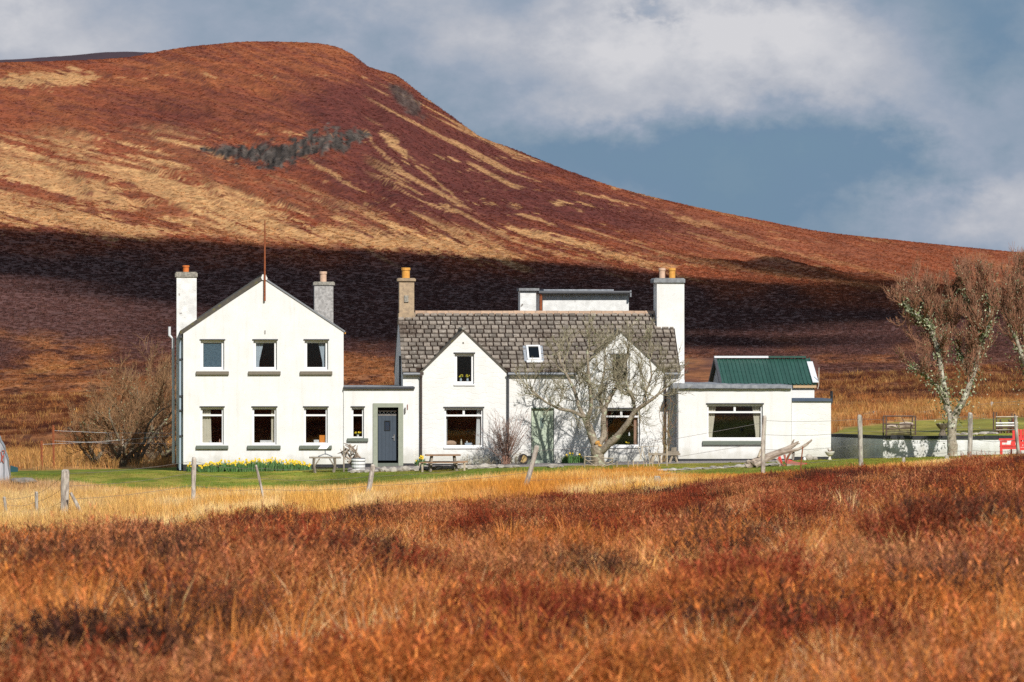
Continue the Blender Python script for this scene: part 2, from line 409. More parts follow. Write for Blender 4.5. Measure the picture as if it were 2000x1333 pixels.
def lawn_start(px):   # distance where mown grass begins
    return np.interp(px, [-600, 0, 150, 250, 800, 1150, 1280, 1330, 1500, 1700, 2000, 2600], [243, 242, 240, 233, 235, 242, 243, 226, 212, 206, 203, 203])
def mixa(c, col, f): return c*(1-f[..., None])+np.array(col)*f[..., None]
TAN = np.array((.56, .31, .13)); RUST = np.array((.27, .072, .030)); MAROON = np.array((.11, .028, .022)); DARKH = np.array((.085, .030, .026))
def streak_q(x, y):
    M = np.interp(x, [-600, 0, 400, 700, 850, 1000, 1300, 2000, 2600], [-120, 0, 95, 210, 290, 370, 460, 640, 760])
    return y-M
def ground_color(X, Y, Zv):
    px = 1000+F*X/np.maximum(Y, 12); py = 666-(Zv-EYE)*F/np.maximum(Y, 12)
    c = np.zeros(X.shape+(3,))+np.array((.10, .034, .018))
    # near moor
    n = fbm(X/2.2, Y/3.0, 41, 4); c = mixa(c, (.30, .12, .035), sst(.52, .68, n)*.8)
    straw = np.array((.46, .25, .075))
    wob = (fbm(X/3, Y/4, 43, 3)-.5)
    f = sst(190, 194, Y+wob*6); c = mixa(c, straw, f*.85)
    f2 = sst(-.5, .5, Y-lawn_start(px)+wob*3)
    ng = fbm(X/1.3, Y/1.7, 45, 4)
    green = np.array((.135, .17, .022))*(1-sst(.45, .7, ng)[..., None])+np.array((.25, .21, .04))*sst(.45, .7, ng)[..., None]
    green = green*(1-.0*ng[..., None])
    c = c*(1-f2[..., None])+green*f2[..., None]
    fb = sst(251, 254, Y)*sst(1580, 1640, px); c = mixa(c, (.27, .22, .05), fb*.6)
    # behind the house: straw, then moor
    back = sst(0, 3, Y-np.interp(px, [-600, 0, 340, 1600, 1650, 1800, 2000, 2600], [251, 251.5, 256, 262, 281, 292, 297, 300])+wob*4)
    n3 = fbm(X/9, Y/16, 47, 4)
    bandcol = np.array((.42, .22, .08))
    c = mixa(c, bandcol, back)
    moor = sst(.0, 1., (Y-np.interp(px, [-600, 0, 340, 1600, 2000, 2600], [296, 296, 285, 325, 335, 335]))/26+(n3-.5)*3.2)
    # lower hillside, told by how far up it lies
    n4 = fbm(X/5, Y/22, 51, 5); n5 = fbm(px/90.0, py/26, 53, 4); n6 = fbm(px/26.0, py/5.0, 54, 4)
    lowc = mixa(np.zeros(X.shape+(3,))+np.array((.145, .048, .024)), (.33, .13, .048), sst(.38, .68, n4*.45+n5*.55+(py-700)/520.))
    lowc = mixa(lowc, (.062, .022, .019), sst(.56, .70, n6)*.75)
    lowc = mixa(lowc, (.50, .24, .075), sst(.60, .74, n4*.5+n6*.25+n5*.25)*.75*sst(640, 760, py))
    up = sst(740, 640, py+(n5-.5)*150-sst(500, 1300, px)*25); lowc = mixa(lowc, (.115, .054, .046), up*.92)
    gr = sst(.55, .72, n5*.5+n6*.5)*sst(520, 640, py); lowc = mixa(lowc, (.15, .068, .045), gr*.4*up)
    c = mixa(c, (0, 0, 0), moor*0)+0
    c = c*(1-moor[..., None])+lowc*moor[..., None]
    # upper hillside
    q = streak_q(px, py)
    s1 = fbm(px/120.0, q/9.0, 61, 6); s2 = fbm(px/42.0, q/3.6, 63, 5); s3 = fbm(px/260.0, q/34.0, 65, 3)
    fine = fbm(px/9.0, py/3.5, 67, 3)
    base = np.zeros(X.shape+(3,))+RUST
    top = sst(300, 200, py+(s3-.5)*80)
    base = mixa(base, (.31, .095, .036), top*sst(.35, .6, s1))
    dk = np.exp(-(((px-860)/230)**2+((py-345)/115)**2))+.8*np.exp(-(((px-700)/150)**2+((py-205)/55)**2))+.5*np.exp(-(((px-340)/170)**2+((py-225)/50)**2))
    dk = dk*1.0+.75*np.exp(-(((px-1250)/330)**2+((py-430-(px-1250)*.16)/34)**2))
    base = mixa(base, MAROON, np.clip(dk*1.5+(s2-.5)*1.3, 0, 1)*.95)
    base = mixa(base, (.15, .042, .028), sst(.50, .66, s2*.6+fine*.4)*.65)
    yu = np.interp(px, [-600, 0, 80, 200, 330, 400, 470, 560, 650, 850, 1000, 1200, 1400, 1700], [290, 268, 258, 262, 250, 275, 312, 345, 395, 440, 475, 495, 512, 545])
    yl = np.interp(px, [-600, 0, 250, 500, 800, 1000, 1300, 1700], [425, 437, 459, 473, 488, 500, 526, 544])
    env = sst(-22, 26, py-yu)*sst(16, -26, py-yl)
    tn = s1*.55+s2*.30+fine*.15
    thr = .50-.10*np.exp(-((px-330)/330)**2)-.02
    tan = env*sst(thr+.012, thr+.045, tn)*(.5+.5*sst(.3, .5, fine))
    # long dark fingers through the grass
    fing = sst(.50, .57, fbm(px/230.0+3, q/15.0, 71, 4)); tan = tan*(1-fing*.9)*(1-.55*sst(.50, .60, fbm(px/70.0, q/7.0, 77, 4)))
    # thin runnels on the flank
    env2 = np.exp(-(((px-960)/300)**2+((py-395-(px-960)*.34)/70)**2))
    tan = np.maximum(tan, sst(.66, .72, fbm(px/240.0, q/9.0, 73, 4)+env2*.06)*sst(700, 760, px)*.6)
    for (xa, ya, xb, yb, w) in ((585, 300, 700, 372, 5), (708, 262, 790, 335, 6), (745, 262, 800, 310, 16), (800, 310, 900, 392, 4), (735, 340, 830, 385, 3), (860, 400, 1000, 465, 4), (1180, 355, 1290, 392, 6),
                               (1300, 415, 1500, 480, 7), (1500, 480, 1790, 552, 5), (1005, 418, 1090, 442, 4), (1120, 372, 1240, 400, 3), (0, 158, 175, 150, 15), (90, 168, 170, 152, 5), (95, 272, 150, 280, 5), (1000, 448, 1300, 520, 12), (1300, 500, 1900, 590, 7),
                               (-200, 380, 300, 452, 26), (0, 318, 260, 400, 24), (200, 330, 620, 470, 20), (620, 455, 1000, 500, 16)):
        tt = np.clip((px-xa)/(xb-xa), 0, 1); yy = ya+(yb-ya)*tt+(fbm(px/20.0, px*0+ya, 75, 3)-.5)*12
        wide = w > 11
        dd = np.abs(py-yy)/w*(1.0)+(s2-.5)*(2.6 if wide else 2.2)+(fine-.5)*1.2+sst(0, 1, np.abs(px-(xa+xb)/2)/(abs(xb-xa)/2)-.55)*1.2
        tan = np.maximum(tan, sst(1.0, .5, dd)*(.8 if wide else .6))
    tcol = TAN*(.82+.4*fine[..., None])
    up_c = base*(1-tan[..., None])+tcol*tan[..., None]
    # tail: rusty, streaked dark
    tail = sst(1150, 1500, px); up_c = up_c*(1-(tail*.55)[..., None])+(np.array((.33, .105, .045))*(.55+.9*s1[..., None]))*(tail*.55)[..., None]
    ck = crag(px, py)
    rk = np.array((.085, .066, .054))*(.2+1.7*np.clip(fbm(px/3.2, py/13, 81, 4)[..., None]*1.6-.35, 0, 1)**1.3)
    up_c = up_c*(1-ck[..., None])+rk*ck[..., None]
    halo = sst(.2, 1, np.exp(-(((px-500)/150)**2+((py-300)/34)**2)))*(1-ck)*sst(.45, .6, s2); up_c = mixa(up_c, (.06, .028, .026), halo*.8)
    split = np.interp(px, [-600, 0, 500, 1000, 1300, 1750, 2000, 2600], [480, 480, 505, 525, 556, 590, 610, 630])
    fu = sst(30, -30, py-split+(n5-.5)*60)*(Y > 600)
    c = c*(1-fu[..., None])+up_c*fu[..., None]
    return np.clip(c, 0, 1)

def ground_material():
    m = bpy.data.materials.new('moor_ground'); m.use_nodes = True; t = m.node_tree; p = t.nodes['Principled BSDF']
    p.inputs['Roughness'].default_value = .95; p.inputs['Specular IOR Level'].default_value = .1
    at = nd(t, 'ShaderNodeAttribute', attribute_name='Col'); tc = nd(t, 'ShaderNodeTexCoord')
    def nz(s, d=4, sc=(1, 1, 1)):
        mp = nd(t, 'ShaderNodeMapping'); mp.inputs['Scale'].default_value = sc; t.links.new(tc.outputs['Object'], mp.inputs[0])
        n = nd(t, 'ShaderNodeTexNoise'); n.inputs['Scale'].default_value = s; n.inputs['Detail'].default_value = d; n.inputs['Roughness'].default_value = .65; t.links.new(mp.outputs[0], n.inputs['Vector']); return n.outputs[0]
    a = nz(.55, 6, (1, .45, 1)); b = nz(.14, 5, (1, .35, 1)); g = nz(14, 3)
    s = math_node(t, 'ADD', math_node(t, 'MULTIPLY', a, .6), math_node(t, 'MULTIPLY', b, .4))
    v = nd(t, 'ShaderNodeMapRange'); t.links.new(s, v.inputs[0]); v.inputs[1].default_value = .36; v.inputs[2].default_value = .64; v.inputs[3].default_value = .45; v.inputs[4].default_value = 1.5
    v2 = math_node(t, 'MULTIPLY', v.outputs[0], math_node(t, 'MULTIPLY_ADD', g, .5, .75))
    sc = nd(t, 'ShaderNodeVectorMath', operation='SCALE'); t.links.new(at.outputs['Color'], sc.inputs[0]); t.links.new(v2, sc.inputs['Scale'])
    t.links.new(sc.outputs[0], p.inputs['Base Color'])
    bp = nd(t, 'ShaderNodeBump'); bp.inputs['Strength'].default_value = .8; bp.inputs['Distance'].default_value = .7
    t.links.new(s, bp.inputs['Height']); t.links.new(bp.outputs[0], p.inputs['Normal'])
    return m
GM = ground_material()
Ys = np.concatenate([np.arange(4, 190, 1.0), np.arange(190, 262, .36), np.geomspace(262, 700, 110), np.geomspace(704, 1250, 120), np.geomspace(1254, 2700, 230), np.geomspace(2750, 4500, 12)])
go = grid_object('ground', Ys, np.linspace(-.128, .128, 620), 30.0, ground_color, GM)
go['kind'] = 'structure'

# the moor round about, behind the camera and to the sides
def make_moor():
    n = 90; xs = np.sinh(np.linspace(-4, 4, n))/math.sinh(4)*6000
    X, Y = np.meshgrid(xs, xs); r = np.hypot(X, Y)
    z = -4+sst(150, 1500, r)*40*(Y < 300)+sst(250, 1200, -Y)*110+sst(0, 1, (fbm(X/300, Y/300, 5, 3)))*sst(100, 600, r)*10
    z = np.where(Y > 0, -6-sst(400, 3000, Y)*60*(np.abs(X) < Y*.2), z)
    idx = np.arange(n*n).reshape(n, n); q = np.stack([idx[:-1, :-1], idx[:-1, 1:], idx[1:, 1:], idx[1:, :-1]], -1).reshape(-1, 4)
    me = bpy.data.meshes.new('moorland'); me.from_pydata(np.stack([X, Y, z], -1).reshape(-1, 3).tolist(), [], q.tolist())
    me.materials.append(mat('moor_far', (.070, .055, .032), .95, (.03, .03, .022), .02, .9, coord='Object', bump=0))
    me.polygons.foreach_set('use_smooth', [True]*len(q))
    o = bpy.data.objects.new('moorland', me); C.objects.link(o); o['kind'] = 'structure'
make_moor()

def far_hill():
    pts = [(-700, 160), (-300, 128), (0, 117.5), (120, 110), (200, 102.5), (262, 100.5), (310, 103.5), (380, 120), (460, 160)]
    xs = np.linspace(-700, 460, 120); ys = np.interp(xs, [p[0] for p in pts], [p[1] for p in pts])+(fbm(xs/30, xs*0, 3, 3)-.5)*2
    rows = []
    for (Y, dz) in ((3900, -60), (4000, -22), (4100, -7), (4200, 0), (4400, -12), (4800, -80)):
        rows.append([((x-1000)/F*Y, Y, EYE+(666-y)*Y/F+dz) for x, y in zip(xs, ys)])
    v = [p for r in rows for p in r]; n = len(xs)
    f = [(i*n+j, i*n+j+1, (i+1)*n+j+1, (i+1)*n+j) for i in range(len(rows)-1) for j in range(n-1)]
    me = bpy.data.meshes.new('far_hill'); me.from_pydata(v, [], f); me.polygons.foreach_set('use_smooth', [True]*len(f))
    me.materials.append(mat('shaded_far_heather', (.055, .024, .032), .95, (.03, .015, .02), .02, .8))  # the far hill's shade is put into this dark heather colour
    o = bpy.data.objects.new('far_hill', me); C.objects.link(o); o['kind'] = 'structure'
far_hill()

# the cloud whose shadow lies across the foot of the hill
def make_cloud():
    hc = 1600.0; cell = 8.0
    gx = np.arange(330, 1420, cell); gy = np.arange(-1620, -150, cell)
    X, Y = np.meshgrid(gx, gy); s = TOSUN
    t = np.full(X.shape, (hc-20)/s.z)
    for _ in range(14):
        hx, hy = X-s.x*t, Y-s.y*t
        z = H0(hx, np.clip(hy, -30, 4400))[0]; t = .5*t+.5*(hc-z)/s.z
    hx, hy = X-s.x*t, Y-s.y*t; z = hc-s.z*t
    px = 1000+F*hx/np.maximum(hy, 50); py = 666-(z-EYE)*F/np.maximum(hy, 50)
    top = np.interp(px, [-1500, -600, 0, 250, 500, 750, 1000, 1300, 1500, 1640, 1760, 1880, 1960, 2600], [395, 420, 444, 464, 478, 492, 505, 534, 548, 554, 550, 560, 575, 625])
    bot = np.interp(px, [-1500, -600, 0, 250, 500, 800, 1300, 1600, 1900, 2100, 2600], [500, 520, 545, 580, 640, 675, 690, 665, 620, 600, 600])
    nb = fbm(hx/35, hy/90, 91, 4)-.5; nt_ = fbm(hx/25, hy/60, 93, 4)-.5
    top = top+nt_*14*sst(-100, 1500, px)+sst(1250, 1600, px)*nt_*30
    bot = bot+nb*150+20
    dtop = (py-top)/12.0; dbot = (bot-py)/34.0+(fbm(hx/14, hy/40, 97, 3)-.5)*2.6
    # second smaller band of shade higher on the right tail
    d2 = 1-np.hypot((px-1520)/230, (py-527-(px-1520)*.10)/13)+nt_*1.6
    d = np.maximum(np.minimum(dtop, dbot), d2*1.4)
    d = np.where((px < -1400) | (px > 2550) | (hy < 400), -1, d)
    ok = d > 0
    th = np.sqrt(np.clip(d, 0, 1.0))*(14+22*fbm(X/60, Y/60, 95, 4))
    idx = -np.ones(X.shape, int); verts = []; faces = []
    cells = ok[:-1, :-1] & ok[1:, :-1] & ok[:-1, 1:] & ok[1:, 1:]
    need = np.zeros(X.shape, bool)
    for a in (0, 1):
        for b in (0, 1): need[a:X.shape[0]-1+a, b:X.shape[1]-1+b] |= cells
    idx[need] = np.arange(need.sum()); N = int(need.sum())
    full = np.zeros(X.shape, bool); full[1:-1, 1:-1] = cells[:-1, :-1] & cells[1:, :-1] & cells[:-1, 1:] & cells[1:, 1:]
    th = np.where(full, th, 0.4)
    xs_, ys_ = X[need], Y[need]; tt = th[need]
    v = np.concatenate([np.stack([xs_, ys_, hc+tt], -1), np.stack([xs_, ys_, hc-tt*.35], -1)])
    I, J = np.nonzero(cells)
    a, b, c_, d_ = idx[I, J], idx[I, J+1], idx[I+1, J+1], idx[I+1, J]
    f = np.concatenate([np.stack([a, b, c_, d_], -1), np.stack([a, d_, c_, b], -1)+N])
    # close the rim
    edges = {}
    for q in f[:len(I)].tolist():
        for k in range(4):
            e = (q[k], q[(k+1) % 4]); edges[e] = 1
    rim = [(e[1], e[0], e[0]+N, e[1]+N) for e in edges if (e[1], e[0]) not in edges]
    me = bpy.data.meshes.new('cloud'); me.from_pydata(v.tolist(), [], f.tolist()+rim)
    me.polygons.foreach_set('use_smooth', [True]*len(me.polygons))
    me.materials.append(mat('cloud_vapour', (.8, .8, .82), 1.0, (.75, .75, .78), .01, .3, spec=0))
    o = bpy.data.objects.new('cloud', me); C.objects.link(o); o['kind'] = 'structure'
make_cloud()

# ================================================================= MATERIALS FOR THE BUILDINGS
def foot(t, c, vec):
    # rain splash and green growth on the lowest half metre
    sw = nd(t, 'ShaderNodeSeparateXYZ'); t.links.new(vec, sw.inputs[0])
    n = nd(t, 'ShaderNodeTexNoise'); n.inputs['Scale'].default_value = 3.0; n.inputs['Detail'].default_value = 6; t.links.new(vec, n.inputs['Vector'])
    h = math_node(t, 'SUBTRACT', sw.outputs[2], math_node(t, 'MULTIPLY_ADD', n.outputs[0], .9, -.25))
    c = mixc(t, math_node(t, 'MULTIPLY', smooth(t, h, .55, -.1), .45), c, (.36, .34, .25))
    n2 = nd(t, 'ShaderNodeTexNoise'); n2.inputs['Scale'].default_value = 11.0; n2.inputs['Detail'].default_value = 5; t.links.new(vec, n2.inputs['Vector'])
    return mixc(t, math_node(t, 'MULTIPLY', smooth(t, n2.outputs[0], .58, .72), .22), c, (.50, .48, .43))
def coursed(t, c, vec, p):
    # faint courses of the rubble wall showing through the whitewash
    b = nd(t, 'ShaderNodeTexBrick'); b.inputs['Scale'].default_value = 1.0; b.inputs['Mortar Size'].default_value = .02
    b.inputs['Brick Width'].default_value = .55; b.inputs['Row Height'].default_value = .2; b.inputs['Mortar Smooth'].default_value = 1.0
    sw = nd(t, 'ShaderNodeSeparateXYZ'); t.links.new(vec, sw.inputs[0]); cb = nd(t, 'ShaderNodeCombineXYZ')
    n = nd(t, 'ShaderNodeTexNoise'); n.inputs['Scale'].default_value = 2.2; t.links.new(vec, n.inputs['Vector'])
    t.links.new(sw.outputs[0], cb.inputs[0]); t.links.new(math_node(t, 'MULTIPLY_ADD', n.outputs[0], .5, sw.outputs[2]), cb.inputs[1])
    t.links.new(cb.outputs[0], b.inputs['Vector'])
    bp = nd(t, 'ShaderNodeBump'); bp.inputs['Strength'].default_value = .35; bp.inputs['Distance'].default_value = .015; bp.invert = True
    t.links.new(b.outputs['Fac'], bp.inputs['Height']); t.links.new(bp.outputs[0], p.inputs['Normal'])
    return foot(t, mixc(t, math_node(t, 'MULTIPLY', b.outputs['Fac'], .035), c, (.55, .5, .44)), vec)
def streaks(t, c, vec, p):
    m = nd(t, 'ShaderNodeMapping'); m.inputs['Scale'].default_value = (2.2, 2.2, .22); t.links.new(vec, m.inputs[0])
    n = nd(t, 'ShaderNodeTexNoise'); n.inputs['Scale'].default_value = 2.5; n.inputs['Detail'].default_value = 5; t.links.new(m.outputs[0], n.inputs['Vector'])
    return foot(t, mixc(t, math_node(t, 'MULTIPLY', smooth(t, n.outputs[0], .5, .75), .22), c, (.50, .46, .38)), vec)
WHITE = mat('white_harling', (.78, .775, .76), .9, (.71, .70, .675), 1.6, .7, bump=.35, bscale=60, spec=.2, extra=streaks)
WHITE2 = mat('whitewashed_stone', (.78, .775, .755), .9, (.70, .685, .655), 1.6, .7, bump=.3, bscale=35, spec=.2, extra=coursed)
WEATHERED = mat('weathered_white', (.80, .80, .78), .9, (.45, .44, .42), 3.0, .5, bump=.5, bscale=30, spots=((.22, .2, .18), 5, .66))
ROUGHGREY = mat('grey_roughcast', (.46, .44, .42), .95, (.22, .21, .2), 9, .8, bump=.8, bscale=45)
WALLW = mat('old_limewash', (.80, .80, .79), .95, (.56, .55, .54), 1.4, .55, bump=.5, bscale=20, spots=((.33, .33, .33), 2.4, .62), extra=streaks)
STONE = mat('sandstone', (.42, .31, .20), .9, (.24, .18, .13), 7, .7, bump=.5, bscale=30, rnd=.3)
CONC = mat('concrete_cope', (.36, .33, .28), .9, (.16, .15, .13), 14, .9, bump=.6, bscale=40)
GREYC = mat('grey_cope', (.27, .28, .29), .9, (.15, .15, .16), 8, .7, bump=.4)
BLACKP = mat('black_plinth', (.022, .023, .028), .7, (.045, .045, .05), 8, .6, bump=.3)
SILLB = mat('brown_sill', (.19, .165, .125), .8, (.14, .12, .095), 12, .5, bump=.2)
SILLG = mat('green_grey_sill', (.145, .165, .135), .75, (.11, .125, .105), 12, .5, bump=.2)
UPVC = mat('white_frame', (.80, .80, .80), .35, (.74, .74, .74), 4, .3, spec=.5)
GREENF = mat('sage_surround', (.32, .34, .265), .75, (.26, .28, .22), 8, .6, bump=.2)
BLUEDOOR = mat('slate_blue_door', (.045, .062, .085), .5, (.035, .05, .07), 5, .5, spec=.5)
SAGEDOOR = mat('pale_green_door', (.46, .53, .41), .65, (.38, .44, .34), 6, .6, bump=.2)
METAL = mat('bright_metal', (.6, .6, .6), .3, metal=.9)
LEAD = mat('lead_flashing', (.22, .24, .27), .55, (.36, .38, .41), 7, .8, bump=.6, bscale=14)
GUTTER = mat('dark_gutter', (.05, .052, .058), .5, (.09, .09, .1), 10, .5)
GUTTERG = mat('grey_gutter', (.22, .23, .25), .5, (.16, .17, .18), 10, .5)
PIPEB = mat('brown_black_pipe', (.05, .042, .04), .55, (.10, .06, .045), 10, .6)
PIPEW = mat('white_pipe', (.66, .68, .70), .5, (.5, .5, .52), 6, .5)
PIPEL = mat('blue_grey_pipe', (.33, .42, .50), .5, (.45, .5, .55), 6, .5)
POTO = mat('orange_clay_pot', (.62, .17, .035), .8, (.42, .12, .03), 9, .6, bump=.2)
POTY = mat('yellow_clay_pot', (.68, .34, .07), .7, (.55, .23, .04), 9, .7, bump=.2)
POTP = mat('pale_clay_pot', (.62, .42, .30), .8, (.5, .32, .22), 9, .6, bump=.2)
def slate_age(t, c, vec, p):
    g = nd(t, 'ShaderNodeNewGeometry')
    n = nd(t, 'ShaderNodeTexNoise'); n.inputs['Scale'].default_value = .55; n.inputs['Detail'].default_value = 5; n.inputs['Roughness'].default_value = .65; t.links.new(g.outputs['Position'], n.inputs['Vector'])
    n2 = nd(t, 'ShaderNodeTexNoise'); n2.inputs['Scale'].default_value = 7; n2.inputs['Detail'].default_value = 4; t.links.new(g.outputs['Position'], n2.inputs['Vector'])
    f = math_node(t, 'ADD', math_node(t, 'MULTIPLY', n.outputs[0], .6), math_node(t, 'MULTIPLY', n2.outputs[0], .4))
    c = mixc(t, math_node(t, 'MULTIPLY', smooth(t, f, .50, .62), .85), c, (.085, .055, .038))
    return mixc(t, math_node(t, 'MULTIPLY', smooth(t, n2.outputs[0], .56, .68), .6), c, (.47, .42, .36))
SLATE = mat('grey_brown_slate', (.27, .225, .185), .85, (.12, .10, .08), 7, .8, bump=.5, bscale=18, rnd=.75, extra=slate_age)
MOSS = mat('mossy_batten', (.022, .013, .010), .95, (.05, .025, .014), 8, .7, bump=.6)
RIDGE = mat('tan_ridge_clay', (.46, .31, .21), .85, (.33, .22, .15), 6, .7, bump=.3, rnd=.25)
DARKSLATE = mat('dark_slate_edge', (.075, .068, .06), .85, (.12, .10, .07), 6, .7, bump=.5, spots=((.13, .12, .05), 6, .6))
FELT = mat('mineral_felt', (.16, .17, .19), .85, (.30, .31, .33), 5, .8, bump=.4, bscale=12)
GREENM = mat('green_roof_sheet', (.015, .064, .046), .5, (.030, .085, .065), 3, .6, spec=.5, rnd=.2)
WHITEM = mat('white_trim', (.72, .74, .76), .5, (.6, .62, .64), 5, .4)
PINKW = mat('raw_fascia_board', (.55, .38, .22), .8, (.42, .28, .16), 14, .7)
BLUEFASC = mat('dark_blue_fascia', (.05, .075, .12), .6, (.08, .1, .14), 6, .6)
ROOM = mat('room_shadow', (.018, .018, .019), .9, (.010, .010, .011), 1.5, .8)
CURTC = mat('cream_curtain', (.60, .55, .42), .9, (.46, .41, .30), 3, .5)
CURTW = mat('white_curtain', (.66, .66, .63), .9, (.5, .5, .48), 3, .5)
CURTP = mat('pinkish_curtain', (.46, .27, .19), .9, (.32, .18, .12), 3, .5)
RUSTM = mat('rusty_iron', (.30, .085, .03), .85, (.17, .05, .025), 10, .7, bump=.3)
def glass_mat(name, tint, rough=0.02, frost=False):
    m = bpy.data.materials.new(name); m.use_nodes = True; t = m.node_tree; t.nodes.clear()
    tr = nd(t, 'ShaderNodeBsdfTransparent'); tr.inputs[0].default_value = (*tint, 1)
    gl = nd(t, 'ShaderNodeBsdfGlossy'); gl.inputs['Roughness'].default_value = rough; gl.inputs[0].default_value = (.9, .95, 1, 1)
    fr = nd(t, 'ShaderNodeLayerWeight'); fr.inputs[0].default_value = .5
    mx = nd(t, 'ShaderNodeMixShader'); t.links.new(math_node(t, 'MULTIPLY_ADD', math_node(t, 'POWER', fr.outputs['Facing'], 5.0), .8, .045), mx.inputs[0])
    src = tr.outputs[0]
    if frost:
        df = nd(t, 'ShaderNodeBsdfPrincipled'); df.inputs['Roughness'].default_value = .4
        n = nd(t, 'ShaderNodeTexVoronoi'); n.inputs['Scale'].default_value = 26; tc = nd(t, 'ShaderNodeTexCoord'); t.links.new(tc.outputs['Object'], n.inputs['Vector'])
        t.links.new(mixc(t, n.outputs['Distance'], (.10, .17, .22), (.03, .06, .09)), df.inputs['Base Color'])
        m2 = nd(t, 'ShaderNodeMixShader'); m2.inputs[0].default_value = .75; t.links.new(tr.outputs[0], m2.inputs[1]); t.links.new(df.outputs[0], m2.inputs[2]); src = m2.outputs[0]
    t.links.new(src, mx.inputs[1]); t.links.new(gl.outputs[0], mx.inputs[2])
    o = nd(t, 'ShaderNodeOutputMaterial'); t.links.new(mx.outputs[0], o.inputs[0]); return m
GLASS = glass_mat('window_glass', (.93, .94, .95)); GLASSF = glass_mat('frosted_glass', (.3, .35, .4), .12, True)
GLASSB = glass_mat('blue_grey_glass', (.82, .86, .9), .06)

# ================================================================= BUILDING HELPERS
def wall_mesh(outline, holes, v0, thick):
    """outline: [(u, ztop)...] left to right with floor z given last as float; holes: (u0,u1,z0,z1)"""
    pts, zb = outline; us = sorted(set([p[0] for p in pts]+[h[0] for h in holes]+[h[1] for h in holes]))
    pu = [p[0] for p in pts]; pz = [p[1] for p in pts]; top = lambda u: float(np.interp(u, pu, pz))
    mb = MB()
    for a, b in zip(us[:-1], us[1:]):
        if b-a < 1e-5: continue
        hs = sorted([h for h in holes if h[0] <= a+1e-6 and h[1] >= b-1e-6], key=lambda h: h[2])
        z = zb
        segs = []
        for h in hs:
            if h[2] > z+1e-4: segs.append((z, h[2]))
            z = h[3]
        for s0, s1 in segs: mb.box(a, b, v0, v0+thick, s0, s1)
        mb.extr_v([(a, z), (b, z), (b, top(b)), (a, top(a))], v0, v0+thick)
    return mb
def curtain(mb, ua, ub, z0, z1, v, lean=0.0, tie=None):
    """pleated cloth between ua and ub (ub may swing in towards ua at the tie)"""
    n = 9; rows = 9; base = len(mb.v)
    for r in range(rows):
        t_ = r/(rows-1); z = z1+(z0-z1)*t_
        w = (ub-ua)*(1-(lean*(math.sin(min(t_/(tie or 1), 1)*math.pi/2)) if tie is None else lean*min(1, t_/tie)))
        for i in range(n): mb.v.append((ua+w*i/(n-1), v+.02*math.sin(i*2.4), z))
    for r in range(rows-1):
        for i in range(n-1):
            q = base+r*n+i; mb.f.append((q, q+1, q+n+1, q+n)); mb.m.append(0)
def window(T, rect, v, lights=1, top=0.0, fw=.085, sill=None, sillm=SILLG, glass=GLASS, cur=None, lintel=True, recess=.12, room=1.6, label=None, sillproj=.1, curm=CURTC):
    """rect in metres (u0,u1,z0,z1) is the opening; top = height of the row of small top lights"""
    u0, u1, z0, z1 = rect; vf = v+recess
    f = MB(); w = fw
    f.box(u0, u0+w, vf, vf+.07, z0, z1); f.box(u1-w, u1, vf, vf+.07, z0, z1)
    f.box(u0+w, u1-w, vf, vf+.07, z0, z0+w); f.box(u0+w, u1-w, vf, vf+.07, z1-w, z1)
    panes = []
    if top:
        zt = z1-top; f.box(u0+w, u1-w, vf-.004, vf+.07, zt-w*.5, zt+w*.5)
        panes.append((u0+w, u1-w, z0+w, zt-w*.5))
        if lights == 2:
            um = (u0+u1)/2; f.box(um-w*.6, um+w*.6, vf-.002, vf+.07, zt+w*.5, z1-w)
            panes += [(u0+w, um-w*.6, zt+w*.5, z1-w), (um+w*.6, u1-w, zt+w*.5, z1-w)]
        else: panes.append((u0+w, u1-w, zt+w*.5, z1-w))
    else: panes.append((u0+w, u1-w, z0+w, z1-w))
    wo = f.build('window', UPVC, T)
    if label: wo['label'] = label
    Tw = sub(T, wo)
    for a, b, c, d in panes:
        MB().box(a-.005, b+.005, vf+.03, vf+.036, c-.005, d+.005).build('pane', glass, Tw)
        if not frostless(glass): pass
    if sill:
        s0, s1, sz0, sz1 = sill
        sb = MB(); sb.extr_u([(v-sillproj, sz0+.01), (v-sillproj, sz1-.025), (v-sillproj+.015, sz1-.01), (v+recess+.02, sz1+.012), (v+recess+.02, sz0), (v-.01, sz0)], s0, s1)
        sb.build('sill', sillm, Tw)
    else:
        MB().box(u0-.03, u1+.03, v-.05, vf+.02, z0-.06, z0-.002).build('sill', UPVC, Tw)
    if lintel: MB().box(u0-.04, u1+.04, v-.035, v+.03, z1+.012, z1+.055).build('drip_strip', GUTTER, Tw)
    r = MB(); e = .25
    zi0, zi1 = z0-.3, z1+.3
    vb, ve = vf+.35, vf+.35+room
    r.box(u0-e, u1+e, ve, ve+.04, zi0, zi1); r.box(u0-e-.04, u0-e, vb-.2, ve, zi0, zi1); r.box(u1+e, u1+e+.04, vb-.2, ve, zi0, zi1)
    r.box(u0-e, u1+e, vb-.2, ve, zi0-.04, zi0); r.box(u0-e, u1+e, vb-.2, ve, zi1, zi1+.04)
    r.build('dark_room_box', ROOM, Tw)  # near-black box added behind the pane to keep the window dark
    for c in (cur or []):
        mb = MB(); curtain(mb, c[0], c[1], z0+w*.6, (z1-(0 if not c[2] else 0))-w*.5, vf+.14, c[3] if len(c) > 3 else 0, c[4] if len(c) > 4 else None)
        mb.build('curtain', curm, Tw, smooth=True)
    return Tw
def frostless(g): return True
def px_rect(x0, x1, y0, y1, v, xr=None):
    xr = xr or (x0+x1)/2
    return (U(x0, v), U(x1, v), Z(y1, xr, v), Z(y0, xr, v))
